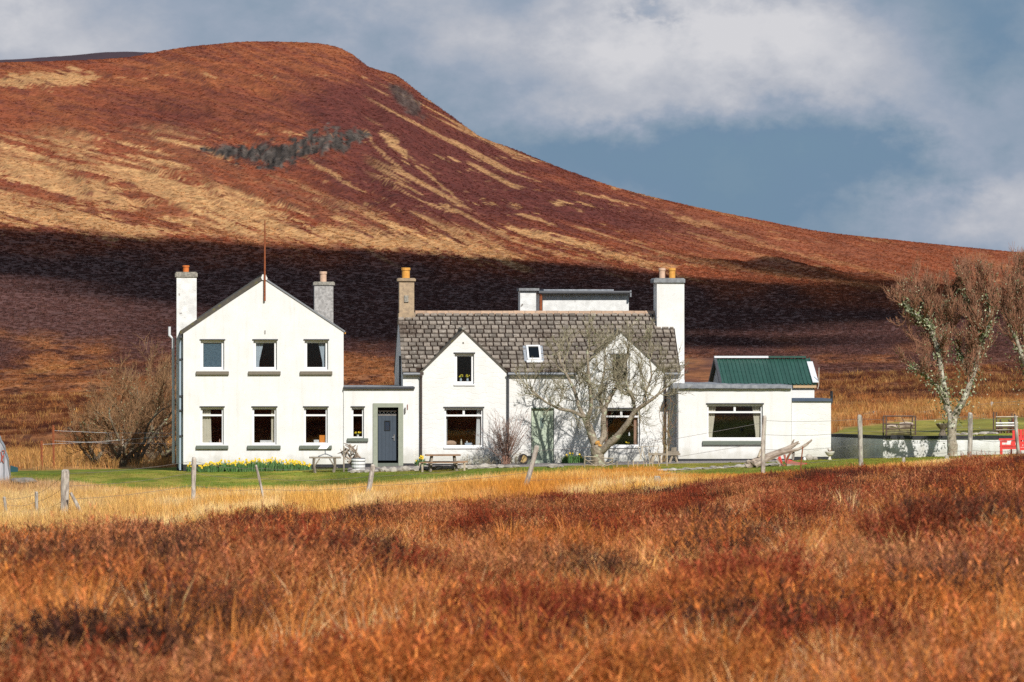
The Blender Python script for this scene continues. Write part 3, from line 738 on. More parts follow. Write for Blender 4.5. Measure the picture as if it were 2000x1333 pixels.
def chimney(T, x0, x1, ytop, ybot, v, depth, m, capm, capx, capy, pots, cope=CONC, zb=None, name='chimney'):
    u0, u1 = U(x0, v), U(x1, v); zt = Z(ytop, x0, v); zb = zb if zb is not None else Z(ybot, x0, v)
    o = MB().box(u0, u1, v, v+depth, zb, zt).build(name, m, T); Tc = sub(T, o)
    c0, c1 = U(capx[0], v), U(capx[1], v); zc = Z(capy, x0, v)
    cp = MB(); ov = (c1-c0-(u1-u0))/2
    cp.extr_v([(c0, zt), (c1, zt), (c1, zt+(zc-zt)*.7), (c1-.05, zc), (c0+.05, zc), (c0, zt+(zc-zt)*.7)], v-ov, v+depth+ov); cp.jitter(.012).build('cope', capm, Tc)
    for (p0, p1, pt, pm) in pots:
        uc = (U(p0, v)+U(p1, v))/2; r = (U(p1, v)-U(p0, v))/2; z1 = Z(pt, x0, v); h = z1-zc; vc = v+depth/2
        mb = MB(); mb.lathe(uc, vc, [(r*.92, zc-.03), (r*.9, zc+h*.72), (r*1.06, zc+h*.76), (r*1.06, zc+h*.97), (r*.9, z1), (r*.7, z1), (r*.7, z1-.15)]); mb.build('chimney_pot', pm, Tc, smooth=False)
    return Tc
def pipe(T, pts, r, m, name='downpipe', brackets=True):
    mb = MB(); mb.tube(pts, r, 8)
    o = mb.build(name, m, T, smooth=False)
    return o

# ================================================================= LEFT HOUSE (gable end to the camera)
v = 0.0
zl = Z(920, 515)-.25
TL = thing('gabled_house', 'tall white two-storey gable-ended house with six windows at left, flagpole on its peak', 'house', U(514), 0, zl+.25)
uL, uR, uM = U(358), U(671), U(516); ze = Z(650, 358); ze2 = Z(647, 671); za = Z(546, 516)
wins = []
for (x0, x1) in ((392, 438), (495, 541), (595, 641)): wins.append((px_rect(x0, x1, 665, 722, 0), 'u'))
for (x0, x1) in ((392, 437), (493, 540), (594, 640)): wins.append((px_rect(x0, x1, 796, 868, 0), 'l'))
wall_mesh(([(uL, ze), (uM, za), (uR, ze2)], Z(907, 515)), [w[0] for w in wins], 0, .35).build('front_wall', WHITE, TL)
DP = 8.0
MB().box(uL+.012, uR-.012, .03, .34, zl-.2, Z(907, 515)+.0).build('plinth', BLACKP, TL)
b = MB(); b.box(uL, uL+.3, .35, DP, zl-.2, ze); b.box(uR-.3, uR, .35, DP, zl-.2, ze2); b.extr_v([(uL, zl-.2), (uR, zl-.2), (uR, ze2), (uM, za), (uL, ze)], DP, DP+.3)
b.build('side_and_rear_walls', WHITE, TL)
r = MB(); t_ = .16; k = (za-ze)/(uM-uL)
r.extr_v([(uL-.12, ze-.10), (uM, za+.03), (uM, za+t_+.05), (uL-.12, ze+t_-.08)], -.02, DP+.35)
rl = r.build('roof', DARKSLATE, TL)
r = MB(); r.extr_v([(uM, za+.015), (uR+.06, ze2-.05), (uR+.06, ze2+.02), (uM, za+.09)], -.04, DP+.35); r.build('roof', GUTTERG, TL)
MB().extr_v([(uM-.12, za+.07), (uM-.08, za-.02), (uM+.1, za-.02), (uM+.13, za+.05), (uM+.05, za+.2), (uM-.07, za+.2)], -.06, .12).build('ridge_end', WHITE, TL)
r = MB()
for i in range(16):
    v0 = -.03+i*.52; r2 = MB().box(uM-.09, uM+.09, v0, v0+.5, za+.13, za+.2); o_ = r2.build('ridge_tile', DARKSLATE, TL)
cw = [[(None)], [(None)]]
wi = 0
for (rc, kd) in wins:
    u0, u1, z0, z1 = rc; W_ = u1-u0
    if kd == 'u':
        xs = [(383, 447), (485, 548), (586, 649)][wi]
        cur = [None, [(u0+.08, u0+.08+.36*W_, 0, .55, .8)], [(u1-.08, u1-.08-.33*W_, 0, .55, .8)]][wi]
        window(TL, rc, 0, fw=.10, sill=(U(xs[0]), U(xs[1]), Z(732, xs[0]), Z(725, xs[0])), sillm=SILLB, glass=[GLASSF, GLASSB, GLASSB][wi], cur=cur, curm=CURTW,
               label='frosted upper window at the left' if wi == 0 else None)
    else:
        xs = [(383, 446), (483, 548), (585, 648)][wi-3]
        cur = [[(u0+.05, u0+.05+.38*W_, 0, -.1, 1)], [(u1-.05, u1-.05-.16*W_, 0, 0, 1)], None][wi-3]
        window(TL, rc, 0, lights=1, top=.30, fw=.07, sill=(U(xs[0]), U(xs[1]), Z(877, xs[0]), Z(870, xs[0])), sillm=SILLG, cur=cur)
    wi += 1
# chimney stack against the left wall, rear chimney of rough grey
vc = 1.1
MBc = chimney(TL, 345, 384, 541, 905, vc, 1.0, WEATHERED, CONC, (342, 386), 531, [(357, 370, 518, POTO)], zb=Z(906, 350, vc))
MB().box(U(345, vc)+.01, U(384, vc), vc+.02, vc+.9, zl-.2, Z(906, 350, vc)).build('plinth', BLACKP, TL)
vr = 5.2
chimney(TL, 614, 651, 557, 640, vr, .8, ROUGHGREY, CONC, (612, 654), 550, [(625, 639, 530, POTP)])
# pipes on the left side
pu = U(333, 1.6); pipe(TL, [(U(331, 1.6), 1.6, Z(638, 331, 1.6)), (U(331, 1.6), 1.6, Z(655, 331, 1.6)), (U(338, 1.6), 1.6, Z(662, 331, 1.6)), (U(339, 1.6), 1.6, Z(905, 331, 1.6))], .055, PIPEW, 'soil_pipe')
pipe(TL, [(U(354, .3)-.02, .3, Z(655, 354, .3)), (U(353, .3)-.02, .3, Z(700, 354, .3)), (U(353, .3)-.02, .3, Z(918, 354, .3))], .05, PIPEL)
pipe(TL, [(U(349.5, .7), .8, Z(655, 349, .7)), (U(349.5, .7), .8, Z(915, 349, .7))], .03, PIPEW)
for yy in (700, 772, 800, 850):
    MB().box(U(350, .3), U(358, .3), .2, .36, Z(yy+3, 350), Z(yy, 350)).build('pipe_bracket', GUTTER, TL)
MB().box(U(345, vc)+.1, U(345, vc)+.24, vc-.12, vc-.002, Z(808, 345), Z(775, 345)).build('meter_box', SILLB, TL)
MB().box(uL-.16, uL-.05, -.02, DP, ze-.20, ze-.10).build('gutter', GUTTER, TL)
MB().box(uR+.0, uR+.09, .05, DP, ze2-.10, ze2-.04).build('gutter', POTY, TL)
MB().box(U(517), U(518.5), -.03, -.002, Z(652, 517), Z(645, 517)).build('wall_vent', SILLB, TL)
# flagpole
fp = MB(); fp.tube([(U(517), -.09, Z(588, 517)), (U(517), -.09, Z(480, 517)), (U(517.3), -.09, Z(430, 517))], [.04, .035, .02], 8)
tf = single(fp, 'flagpole', RUSTM, 'thin rust-red pole fixed upright to the peak of the white gable', 'flagpole', U(517), -.09, Z(588, 517))

# ================================================================= LINK BUILDING
vk = -.06; zk = Z(906, 740, vk)-.2
TK = thing('entrance_link', 'low flat-roofed white link between the two houses, with slate-blue door', 'building', U(740, vk), vk, zk+.2)
uk0, uk1 = U(671), U(808, vk); ztk = Z(760, 740, vk)
wl = px_rect(687, 711, 796, 856, vk); dr = (U(737.5, vk), U(778, vk), Z(905, 757, vk), Z(795.5, 757, vk))
wall_mesh(([(uk0, ztk), (uk1, ztk)], Z(905, 740, vk)), [wl, (dr[0], dr[1], Z(905, 740, vk), dr[3])], vk, .3).build('front_wall', WHITE, TK)
MB().box(uk0+.02, dr[0]-.2, vk+.02, vk+.29, zk-.3, Z(905, 740, vk)-.003).build('plinth', BLACKP, TK); MB().box(dr[1]+.2, uk1-.02, vk+.02, vk+.29, zk-.3, Z(905, 740, vk)-.003).build('plinth', BLACKP, TK)
MB().box(uk0, uk1+1, 5, 5.3, zk, ztk).build('rear_wall', WHITE, TK)
MB().box(uk0+.004, U(810, vk), vk-.12, 5.4, ztk+.02, Z(755.5, 740, vk)).build('roof_edge', GUTTER, TK)
MB().box(uk0+.004, U(808, vk), vk-.07, 5.3, Z(755.4, 740, vk), Z(755.4, 740, vk)+.03).build('felt_roof', FELT, TK)
Tw = window(TK, wl, vk, top=.30, fw=.065, sill=(U(678, vk), U(719, vk), Z(862.5, 700, vk), Z(855.8, 700, vk)), sillm=SILLG)
# surround, in four slabs, and the door
s0, s1 = U(728.5, vk), U(787.5, vk); zt = Z(787.5, 757, vk)
b = MB(); b.box(s0, dr[0], vk-.05, vk+.12, Z(912, 757, vk), zt); b.build('door_surround', GREENF, TK)
b = MB(); b.box(dr[1], s1, vk-.05, vk+.12, Z(912, 757, vk), zt); b.build('door_surround', GREENF, TK)
b = MB(); b.box(dr[0], dr[1], vk-.05, vk+.12, dr[3], zt); b.build('door_surround', GREENF, TK)
MB().box(dr[0], dr[1], vk-.02, vk+.5, zk, Z(904.5, 757, vk)).build('threshold', SILLG, TK)
MB().box(dr[0]-.1, dr[1]+.1, vk+.42, vk+.46, zk, dr[3]+.1).build('porch_shade_sheet', ROOM, TK)  # near-black sheet stands in for the shade of the door recess
d0, d1 = U(739, vk), U(774.5, vk); zd0, zd1 = Z(899.5, 757, vk), Z(812, 757, vk)
vd = vk+.18; us = np.linspace(d0, d1, 6)
do = MB().box(d0, d1, vd+.012, vd+.05, zd0, zd1).build('door', BLUEDOOR, TK); Td = sub(TK, do)
for i in range(5): MB().bevbox(us[i]+.006, us[i+1]-.006, vd, vd+.011, zd0, zd1, .003).build('door_board', BLUEDOOR, Td)
b = MB(); q = (U(751, vk), U(763, vk), Z(841, 757, vk), Z(821.5, 757, vk))
b.box(q[0], q[1], vd-.03, vd-.005, q[2], q[2]+.03); b.box(q[0], q[1], vd-.03, vd-.005, q[3]-.03, q[3]); b.box(q[0], q[0]+.03, vd-.03, vd-.005, q[2]+.03, q[3]-.03); b.box(q[1]-.03, q[1], vd-.03, vd-.005, q[2]+.03, q[3]-.03)
b.build('door_window', mat('dark_trim', (.02, .025, .03), .5), Td)
MB().box(q[0]+.03, q[1]-.03, vd-.015, vd-.008, q[2]+.03, q[3]-.03).build('pane', GLASSB, Td)
b = MB(); b.box(U(769.4, vk), U(771, vk), vd-.03, vd-.002, Z(861, 757, vk), Z(849, 757, vk)); b.tube([(U(770, vk), vd-.06, Z(854, 757, vk)), (U(766.5, vk), vd-.06, Z(854, 757, vk))], .012, 6); b.build('handle', METAL, Td)
b = MB(); zf = zd1+.02
b.box(d0, d1, vd, vd+.06, zd1+.003, zd1+.05); b.box(d0, d1, vd, vd+.05, zd1+.17, zd1+.19)
for i in range(5):
    uu = d0+(d1-d0)*(i+.5)/5; b.tube([(uu-.06, vd+.02, zd1+.05), (uu, vd+.02, zd1+.13), (uu+.06, vd+.02, zd1+.17)], .008, 4); b.tube([(uu+.06, vd+.02, zd1+.05), (uu, vd+.02, zd1+.13)], .008, 4)
b.build('fanlight_grille', METAL, TK)
b = MB(); b.box(U(790, vk), U(792.5, vk), vk-.1, vk-.002, Z(806, 790, vk), Z(796, 790, vk)); b.build('porch_lamp', METAL, TK)
MB().box(U(795, vk), U(796.5, vk), vk-.03, vk-.002, Z(800, 790, vk), Z(790, 790, vk)).build('wall_hook', mat('red_brown_trim', (.25, .09, .06)), TK)

# ================================================================= MAIN HOUSE
zm = Z(906, 1050)-.3
TM = thing('long_house', 'long low white house with slate roof, two gabled dormers and pale green door', 'house', U(1057), 0, zm+.3)
uA, uB = U(787), U(1328); zE = Z(727.5, 1057); vR = 3.5; zR = Z(609, 1045, vR); DM = 7.0
dorm = [dict(a=905, ya=646, l=822, r=990), dict(a=1212, ya=648, l=1127, r=1297)]
outl = [(uA, zE-.04)]
for d in dorm: outl += [(U(d['l']), zE-.04), (U(d['a']), Z(d['ya'], d['a'])), (U(d['r']), zE-.04)]
outl += [(uB, zE-.04)]
mw = [px_rect(888, 926, 691, 750, 0), px_rect(868, 944, 797, 873, 0), px_rect(1192, 1230, 693, 750, 0), px_rect(1178, 1250, 799, 872, 0)]
gd = (U(1037.5), U(1082), Z(905, 1060), Z(797, 1060))
wall_mesh((outl, Z(905.5, 1060)), mw+[(gd[0], gd[1], Z(905.5, 1060), gd[3])], 0, .5).build('front_wall', WHITE2, TM)
b = MB(); b.box(uA+.01, gd[0]+.02, .02, .48, zm-.4, Z(905.5, 1060)-.003); b.box(gd[1]-.02, uB-.01, .02, .48, zm-.4, Z(905.5, 1060)-.003); b.box(gd[0]+.02, gd[1]-.02, .03, .48, zm-.4, gd[2]-.01); b.build('wall_foot', BLACKP, TM)
# end gables
for (ua, ub) in ((uA+.002, uA+.42), (uB-.42, uB-.002)):
    b = MB(); b.extr_u([(.5, zm-.3), (DM, zm-.3), (DM, zE), (vR, zR-.02), (.5, zE+.34)], ua, ub); b.build('gable_wall', WEATHERED if ua < 0 else WHITE, TM)
MB().box(uA+.42, uB-.42, DM-.4, DM, zm-.3, zE).build('rear_wall', WHITE2, TM)
MB().tube([(uA-.02, 1.5, Z(758, 780, 1.5)), (uA-.02, 1.5, Z(695, 780, 1.5))], .03, 6); pipe(TM, [(uA-.04, 1.6, Z(760, 780, 1.6)), (uA-.04, 1.6, Z(695, 780, 1.6))], .04, GUTTER)
# roof boards
sl = (zR-zE)/(vR+.12)                                # rise per metre
def zroof(vv): return zE+(vv+.12)*sl

b = MB(); b.slab([(uA-.02, 2*vR+.12, zE), (uB+.02, 2*vR+.12, zE), (uB+.02, vR, zR), (uA-.02, vR, zR)], .10); b.build('rear_roof', DARKSLATE, TM)
# slates, one by one
Ls = math.hypot(vR+.12, zR-zE); nrow = 14; exp_ = (Ls-.05)/nrow; ang = math.atan2(zR-zE, vR+.12)
def dorm_cover(u, vv, pad=0.0):
    for d in dorm:
        zr_ = Z(d['ya'], d['a'])+.10; vv_end = (zr_-zE)/sl-.12
        ua = U(d['a']); hw = (U(d['r'])-U(d['l']))/2+.06
        lim = hw*(1-(vv-0.0)/vv_end)
        if vv < .1 and abs(u-ua) < hw+.06: return True
        if vv < vv_end and abs(u-ua) < lim-pad: return True
    sk = (U(1026)-.05, U(1058)+.05)
    if sk[0]+.1 < u < sk[1]-.1 and Z(711, 1040, .9) < zroof(vv) < Z(675, 1040, 1.6): return True
    return False
def deck_start(u):
    for d in dorm:
        vv_end = (Z(d['ya'], d['a'])+.10-zE)/sl-.12; hw = (U(d['r'])-U(d['l']))/2+.0
        if abs(u-U(d['a'])) < hw+.04: return max(.02, vv_end*(1-abs(u-U(d['a']))/(hw+.04)))
    return -.12
b = MB(); us_ = sorted([uA-.02, uB+.02]+[U(d['a'])+q*((U(d['r'])-U(d['l']))/2+.04+.001*(abs(q) > 1)) for d in dorm for q in (-1.0001, -1, -.5, 0, .5, 1, 1.0001)])
for a_, b_ in zip(us_[:-1], us_[1:]):
    m_ = 1e-5; va, vb_ = deck_start(a_+m_), deck_start(b_-m_)
    b.slab([(a_, va, zroof(va)), (b_, vb_, zroof(vb_)), (b_, vR, zR), (a_, vR, zR)], .10)
b.build('roof_deck', MOSS, TM)
slots = []
for r_ in range(nrow):
    s_ = r_*exp_; uu = uA-.03+((r_ % 2)*.15); wmin = .25+.03*(1-r_/nrow)
    if r_ % 2: slots.append((uA-.03, .15-.012, s_, r_))
    while uu < uB+.02-.08:
        w_ = wmin+R.random()*.07
        if uu+w_ > uB+.02: w_ = uB+.02-uu
        slots.append((uu, w_-.048, s_, r_)); uu += w_
vis = []
for (u0, w_, s_, r_) in slots:
    vv = -.12+(s_+exp_*.5)*math.cos(ang); 
    if dorm_cover(u0+w_/2, vv, .15): continue
    vis.append((u0, w_, s_, r_, vv))
def slate_shape(seed):
    rr = R.Random(seed); mb = MB(); j = lambda a: (rr.random()-.5)*a
    # unit slate: u 0..1, s 0..exp*1.25, thickness
    mb.v = [(0+j(.03), 0+j(.03), 0), (1+j(.03), 0+j(.03), 0), (1, .94, 0), (0, .94, 0), (0.02+j(.05), .03+j(.07), 1), (.98+j(.05), .03+j(.07), 1), (1, .94, .5), (0, .94, .5)]
    mb.f = [(0, 3, 2, 1), (4, 5, 6, 7), (0, 1, 5, 4), (1, 2, 6, 5), (2, 3, 7, 6), (3, 0, 4, 7)]; mb.m = [0]*6
    return mb
smesh = []
for i in range(8):
    o = slate_shape(i).build('slate', SLATE, None); smesh.append(o.data); bpy.data.objects.remove(o)
Mroof = Matrix.Rotation(ang, 4, 'X')
vis.sort(key=lambda q: (-q[1] if q[1] < .2 else 0, q[3], R.random()))
def slate_matrix(u0, w_, s_, r_):
    thk = .045; tilt = -.06+(R.random()-.5)*.02; rz = (R.random()-.5)*.035
    return Matrix.Translation((u0, -.12, zE)) @ Mroof @ Matrix.Translation((0, s_, .022+R.random()*.006)) @ Matrix.Rotation(tilt, 4, 'X') @ Matrix.Rotation(rz, 4, 'Z') @ Matrix.Diagonal((w_, exp_*.90, thk, 1))
vis2 = [q for q in vis if q[1] > .2]; small = [q for q in vis if q[1] <= .2]
R.shuffle(vis2)
big = sorted(vis2, key=lambda q: -q[1])[:298]; rest = sorted(vis2, key=lambda q: -q[1])[298:]+small
for q in big:
    o = bpy.data.objects.new('slate', R.choice(smesh)); C.objects.link(o); o.parent = TM['root']
    o.matrix_local = Matrix.Translation((-TM['o'][0], -TM['o'][1], -TM['o'][2])) @ slate_matrix(*q[:4])
mb = MB()
for q in rest:
    M_ = slate_matrix(*q[:4]); s_ = slate_shape(int(q[0]*100)); n = len(mb.v); mb.v += [tuple(M_ @ Vector(p)) for p in s_.v]; mb.f += [tuple(n+i for i in f) for f in s_.f]; mb.m += [0]*6
o = mb.build('slate_courses', SLATE, TM); o['kind'] = 'stuff'
# ridge
nr = 22; ur0, ur1 = U(811, vR), U(1281, vR)
for i in range(nr):
    a = ur0+(ur1-ur0)*i/nr; bq = ur0+(ur1-ur0)*(i+1)/nr-.012; h = (R.random()-.5)*.012
    mb = MB(); mb.extr_u([(vR-.17, zR-.10+h), (vR-.16, zR-.05+h), (vR-.03, zR+.045+h), (vR+.03, zR+.045+h), (vR+.16, zR-.05+h), (vR+.17, zR-.10+h)], a, bq); mb.build('ridge_tile', RIDGE, TM)
# eaves gutter between the dormers
for (xa, xb) in ((787, 820), (992, 1126), (1298, 1328)):
    g_ = MB(); g_.tube([(U(xa), -.17, zE-.055), (U(xb), -.17, zE-.055)], .055, 8); g_.build('gutter', GUTTERG, TM)
# dormers
for i, d in enumerate(dorm):
    ua, ul, ur = U(d['a']), U(d['l']), U(d['r']); za_ = Z(d['ya'], d['a']); zb_ = zE-.04; t_ = .07
    vend = (za_+t_-zE)/sl-.12
    for sgn, ue in ((-1, ul-.07), (1, ur+.07)):
        ze_ = zb_-.03; up = .0
        mb = MB(); mb.slab([(ua, -.03, za_+t_), (ue, -.03, ze_+t_), (ue, -.02, ze_+t_), (ua, vend, za_+t_)], t_); 
        mb.slab([(ua, vend, za_+t_-.001), (ue, -.02, ze_+t_-.001), (ue, .25, ze_+t_+.02), (ua, vend+.25, za_+t_+.02)], .02)
        ro = mb.build('dormer_roof', DARKSLATE, TM)
    mb = MB(); mb.tube([(ua, -.05, za_+.085), (ua, vend+.1, za_+.085)], .06, 6); mb.build('dormer_ridge', CONC, TM)
    mb = MB(); mb.box(ua-.03, ua+.02, -.02, .0, za_-.50, za_-.44); mb.build('wall_vent', SILLB, TM)
# upper and lower windows
for i, rc in enumerate(mw):
    u0, u1, z0, z1 = rc; W_ = u1-u0
    if i in (0, 2): window(TM, rc, 0, fw=.10, glass=GLASSB)
    elif i == 1: window(TM, rc, 0, lights=2, top=.29, fw=.07, cur=[(u0+.05, u0+.05+.045*W_, 0, 0, 1), (u1-.05, u1-.05-.12*W_, 0, -.3, 1)], curm=CURTW)
    else: window(TM, rc, 0, lights=2, top=.29, fw=.07, cur=[(u0+.05, u0+.05+.11*W_, 0, 0, 1), (u1-.05, u1-.05-.12*W_, 0, 0, 1)], curm=CURTP)
# green door
do = MB().box(gd[0]+.02, gd[1]-.02, .10, .14, gd[2], gd[3]-.03).build('door', SAGEDOOR, TM); Td = sub(TM, do)
us = np.linspace(gd[0]+.07, gd[1]-.07, 6); q = (U(1055), U(1062), Z(836, 1060), Z(816, 1060))
for i in range(5): MB().bevbox(us[i]+.004, us[i+1]-.004, .088, .099, gd[2]+.12, gd[3]-.09, .003).build('door_board', SAGEDOOR, Td)
b = MB(); b.box(gd[0]+.02, gd[0]+.075, .075, .099, gd[2], gd[3]-.03); b.box(gd[1]-.075, gd[1]-.02, .075, .099, gd[2], gd[3]-.03); b.box(gd[0]+.075, gd[1]-.075, .077, .099, gd[3]-.09, gd[3]-.03); b.box(gd[0]+.075, gd[1]-.075, .06, .099, gd[2], gd[2]+.12); b.build('door_frame', SAGEDOOR, Td)
MB().box(q[0], q[1], .07, .087, q[2], q[3]).build('pane', GLASSB, Td)
b = MB(); b.tube([(U(1041), .05, Z(856, 1060)), (U(1044), .05, Z(856, 1060))], .012, 6); b.build('handle', METAL, Td)
MB().box(gd[0], gd[1], -.02, .06, gd[3]-.028, gd[3]+.02).build('door_lintel', mat('dark_green_lintel', (.12, .16, .12)), TM)
MB().box(gd[0]-.05, gd[1]+.05, -.15, .1, zm, gd[2]-.01).build('doorstep', BLACKP, TM)
# skylight
uS0, uS1 = U(1028, 1.2), U(1055, 1.2); sS0 = (Z(706, 1040, 1.0)-zE)/math.sin(ang); sS1 = (Z(679, 1040, 1.4)-zE)/math.sin(ang)
def onroof(u, s_, h): return (u, -.12+s_*math.cos(ang)-h*math.sin(ang), zE+s_*math.sin(ang)+h*math.cos(ang))
def roofbox(mb, u0, u1, s0, s1, h0, h1):
    n = len(mb.v); mb.v += [onroof(*q) for q in ((u0, s0, h0), (u1, s0, h0), (u1, s1, h0), (u0, s1, h0), (u0, s0, h1), (u1, s0, h1), (u1, s1, h1), (u0, s1, h1))]
    for q in ((0, 3, 2, 1), (4, 5, 6, 7), (0, 1, 5, 4), (1, 2, 6, 5), (2, 3, 7, 6), (3, 0, 4, 7)): mb.f.append(tuple(n+i for i in q)); mb.m.append(0)
w = .07; mb = MB(); roofbox(mb, uS0, uS0+w, sS0, sS1, .0, .13); roofbox(mb, uS1-w, uS1, sS0, sS1, .0, .13); roofbox(mb, uS0+w, uS1-w, sS0, sS0+w, 0, .13); roofbox(mb, uS0+w, uS1-w, sS1-w, sS1, 0, .13); roofbox(mb, uS0-.04, uS1+.04, sS0-.14, sS0-.003, .03, .07)
so = mb.build('skylight', UPVC, TM); Tsk = sub(TM, so)
mb = MB(); roofbox(mb, uS0+w, uS1-w, sS0+w, sS1-w, .08, .09); mb.build('pane', glass_mat('skylight_glass', (.02, .05, .12), .1), Tsk)
mb = MB(); roofbox(mb, uS0+w, uS1-w, sS0+w, sS1-w, .03, .05); mb.build('blind', mat('blue_blind', (.03, .06, .16), .7), Tsk)
mb = MB(); roofbox(mb, uS0-.13, uS0-.003, sS0-.05, sS1+.05, .04, .06); roofbox(mb, uS1+.003, uS1+.10, sS0-.05, sS1+.05, .04, .06); mb.build('flashing', LEAD, Tsk)
# chimneys
chimney(TM, 780, 809, 549, 640, vR-.35, .75, STONE, STONE, (776, 812), 543, [(785, 802, 522.5, POTY)], zb=zR-.55)
MB().box(U(780, vR-.35)-.03, U(809, vR-.35)+.03, vR-.4, vR+.5, zR-.50, zR-.05).build('chimney_foot', STONE, TM)
for (a, bq, c, d) in ((780.5, 808.5, 549, 563), (780.3, 808.7, 596, 598), (780.3, 808.7, 569, 571)): pass
MB().box(U(790, 3), U(798, 3), vR-.4, vR-.352, Z(590, 790, 3.1), Z(577, 790, 3.1)).build('chimney_vent', CONC, TM)
vq = vR-1.0
cc = chimney(TM, 1283, 1336.5, 552, 745, vq, 1.5, WHITE, GREYC, (1277, 1338), 543, [(1290, 1303, 523, POTP), (1309, 1323, 523, POTY)], zb=zE-.3)
MB().box(uB-.02, U(1337, vq), vq+.004, vq+1.45, zm, zE-.303).build('chimney_breast', WHITE, TM)
# pipes
pipe(TM, [(U(820), -.16, zE-.06), (U(822), -.16, zE-.12), (U(822), -.09, zE-.25), (U(822), -.09, Z(900, 822))], .05, PIPEB)
MB().box(U(817), U(827), -.2, -.1, zE-.1, zE+.02).build('hopper', PIPEB, TM)
pipe(TM, [(U(991), -.16, zE-.06), (U(992), -.09, zE-.2), (U(992), -.09, Z(890, 992))], .045, GUTTER)
pipe(TM, [(U(1299), -.16, zE-.06), (U(1299), -.09, zE-.2), (U(1299), -.09, Z(900, 1299))], .045, PIPEB)
# wind chime on the wall beside the green door
mb = MB()
for i in range(5): mb.lathe(U(1129), -.06, [(.005, Z(829+i*4, 1129)), (.03, Z(827.5+i*4, 1129)), (.005, Z(826+i*4, 1129))], 6)
mb.tube([(U(1129), -.06, Z(846, 1129)), (U(1129), -.06, Z(824, 1129))], .006, 4)
single(mb, 'wind_chime', mat('dark_metal', (.06, .06, .065), .6), 'small dark beaded wind chime hanging on the wall right of the pale green door', 'wind chime', U(1129), -.06, Z(846, 1129))

# ================================================================= REAR WING seen over the ridge
vw = 7.6
TW = thing('rear_wing', 'white flat-topped upper storey with black gutter rising behind the slate ridge', 'building', U(1140, vw), vw, zm)
x0, x1 = U(1060, vw), U(1228, vw)
MB().box(x0, x1, vw, vw+5, zm, Z(573, 1140, vw)).build('wall', WEATHERED, TW)
b = MB(); b.box(U(1052, vw), U(1231, vw), vw-.25, vw+5.2, Z(571, 1140, vw), Z(568, 1140, vw)); b.tube([(U(1051, vw), vw-.3, Z(571.5, 1140, vw)), (U(1232, vw), vw-.3, Z(571, 1140, vw))], .06, 8); b.build('gutter', GUTTER, TW)
MB().box(x0+.05, x1-.6, vw+.1, vw+4.9, Z(567.8, 1140, vw), Z(566, 1140, vw)+.02).build('roof', LEAD, TW)
pipe(TW, [(U(1053.5, vw), vw-.28, Z(572, 1050, vw)), (U(1055.5, vw), vw-.2, Z(578, 1050, vw)), (U(1055.5, vw), vw-.12, Z(640, 1050, vw))], .06, RUSTM)
MB().box(U(1229, vw), U(1232, vw), vw-.35, vw-.2, Z(580, 1140, vw), Z(567, 1140, vw)).build('gutter_end', GUTTERG, TW)
o = MB().box(U(1015, vw), U(1046, vw), vw-.3, vw+.9, zm, Z(568, 1140, vw)).build('chimney', WEATHERED, TW)
MB().box(U(1012.5, vw), U(1052, vw), vw-.42, vw+1.0, Z(567.9, 1140, vw), Z(563, 1140, vw)).build('cope', GREYC, sub(TW, o))

# ================================================================= RIGHT EXTENSION
ve = -1.0; zx = Z(905, 1430, ve)-.3
TX = thing('flat_roofed_extension', 'white flat-roofed extension with one wide curtained window and grey felt edge', 'building', U(1430, ve), ve, zx+.3)
e0, e1 = U(1325, ve), U(1546, ve); zt = Z(759, 1430, ve)
xw = px_rect(1381, 1490, 790, 858, ve)
wall_mesh(([(e0, zt), (e1, zt)], Z(896, 1430, ve)), [xw], ve, .3).build('front_wall', WHITE, TX)
b = MB(); b.box(e0, e0+.3, ve+.3, 5, zx, zt); b.box(e0, e1, 5, 5.3, zx, zt); b.build('side_and_rear_walls', WHITE, TX)
MB().box(e0+.01, e1-.01, ve+.015, ve+.29, zx-.3, Z(896, 1430, ve)-.003).build('plinth', BLACKP, TX)
mb = MB(); n = 26
ue = np.linspace(U(1313, ve), U(1546.5, ve), n)
for i in range(n-1):
    za1, za2 = [Z(758.5, 1430, ve)+(fbm(np.array([k*.7]), np.array([0.]), 5, 2)[0]-.5)*.03 for k in (i, i+1)]
    zc1, zc2 = [Z(749+3.5*k/n, 1430, ve)+(fbm(np.array([k*.9]), np.array([3.]), 7, 2)[0]-.5)*.06 for k in (i, i+1)]
    P_ = [(ue[i], ve-.16, za1), (ue[i+1], ve-.16, za2), (ue[i+1], ve-.14, zc2), (ue[i], ve-.14, zc1), (ue[i], 5.4, zc1+.03), (ue[i+1], 5.4, zc2+.03), (ue[i], 5.4, za1), (ue[i+1], 5.4, za2)]
    q = len(mb.v); mb.v += P_; mb.f += [(q, q+1, q+2, q+3), (q+3, q+2, q+5, q+4), (q, q+6, q+7, q+1)]; mb.m += [0]*3
    if i == 0: mb.f.append((q, q+3, q+4, q+6)); mb.m.append(0)
mb.build('felt_roof', FELT, TX)
u0, u1, z0, z1 = xw; W_ = u1-u0
window(TX, xw, ve, lights=2, top=.30, fw=.07, sill=(U(1372, ve), U(1491, ve), Z(869, 1430, ve), Z(861, 1430, ve)), sillm=SILLG,
       cur=[(u0+.05, u0+.05+.15*W_, 0, .45, .9), (u1-.05, u1-.05-.16*W_, 0, .40, .9)], curm=CURTC)
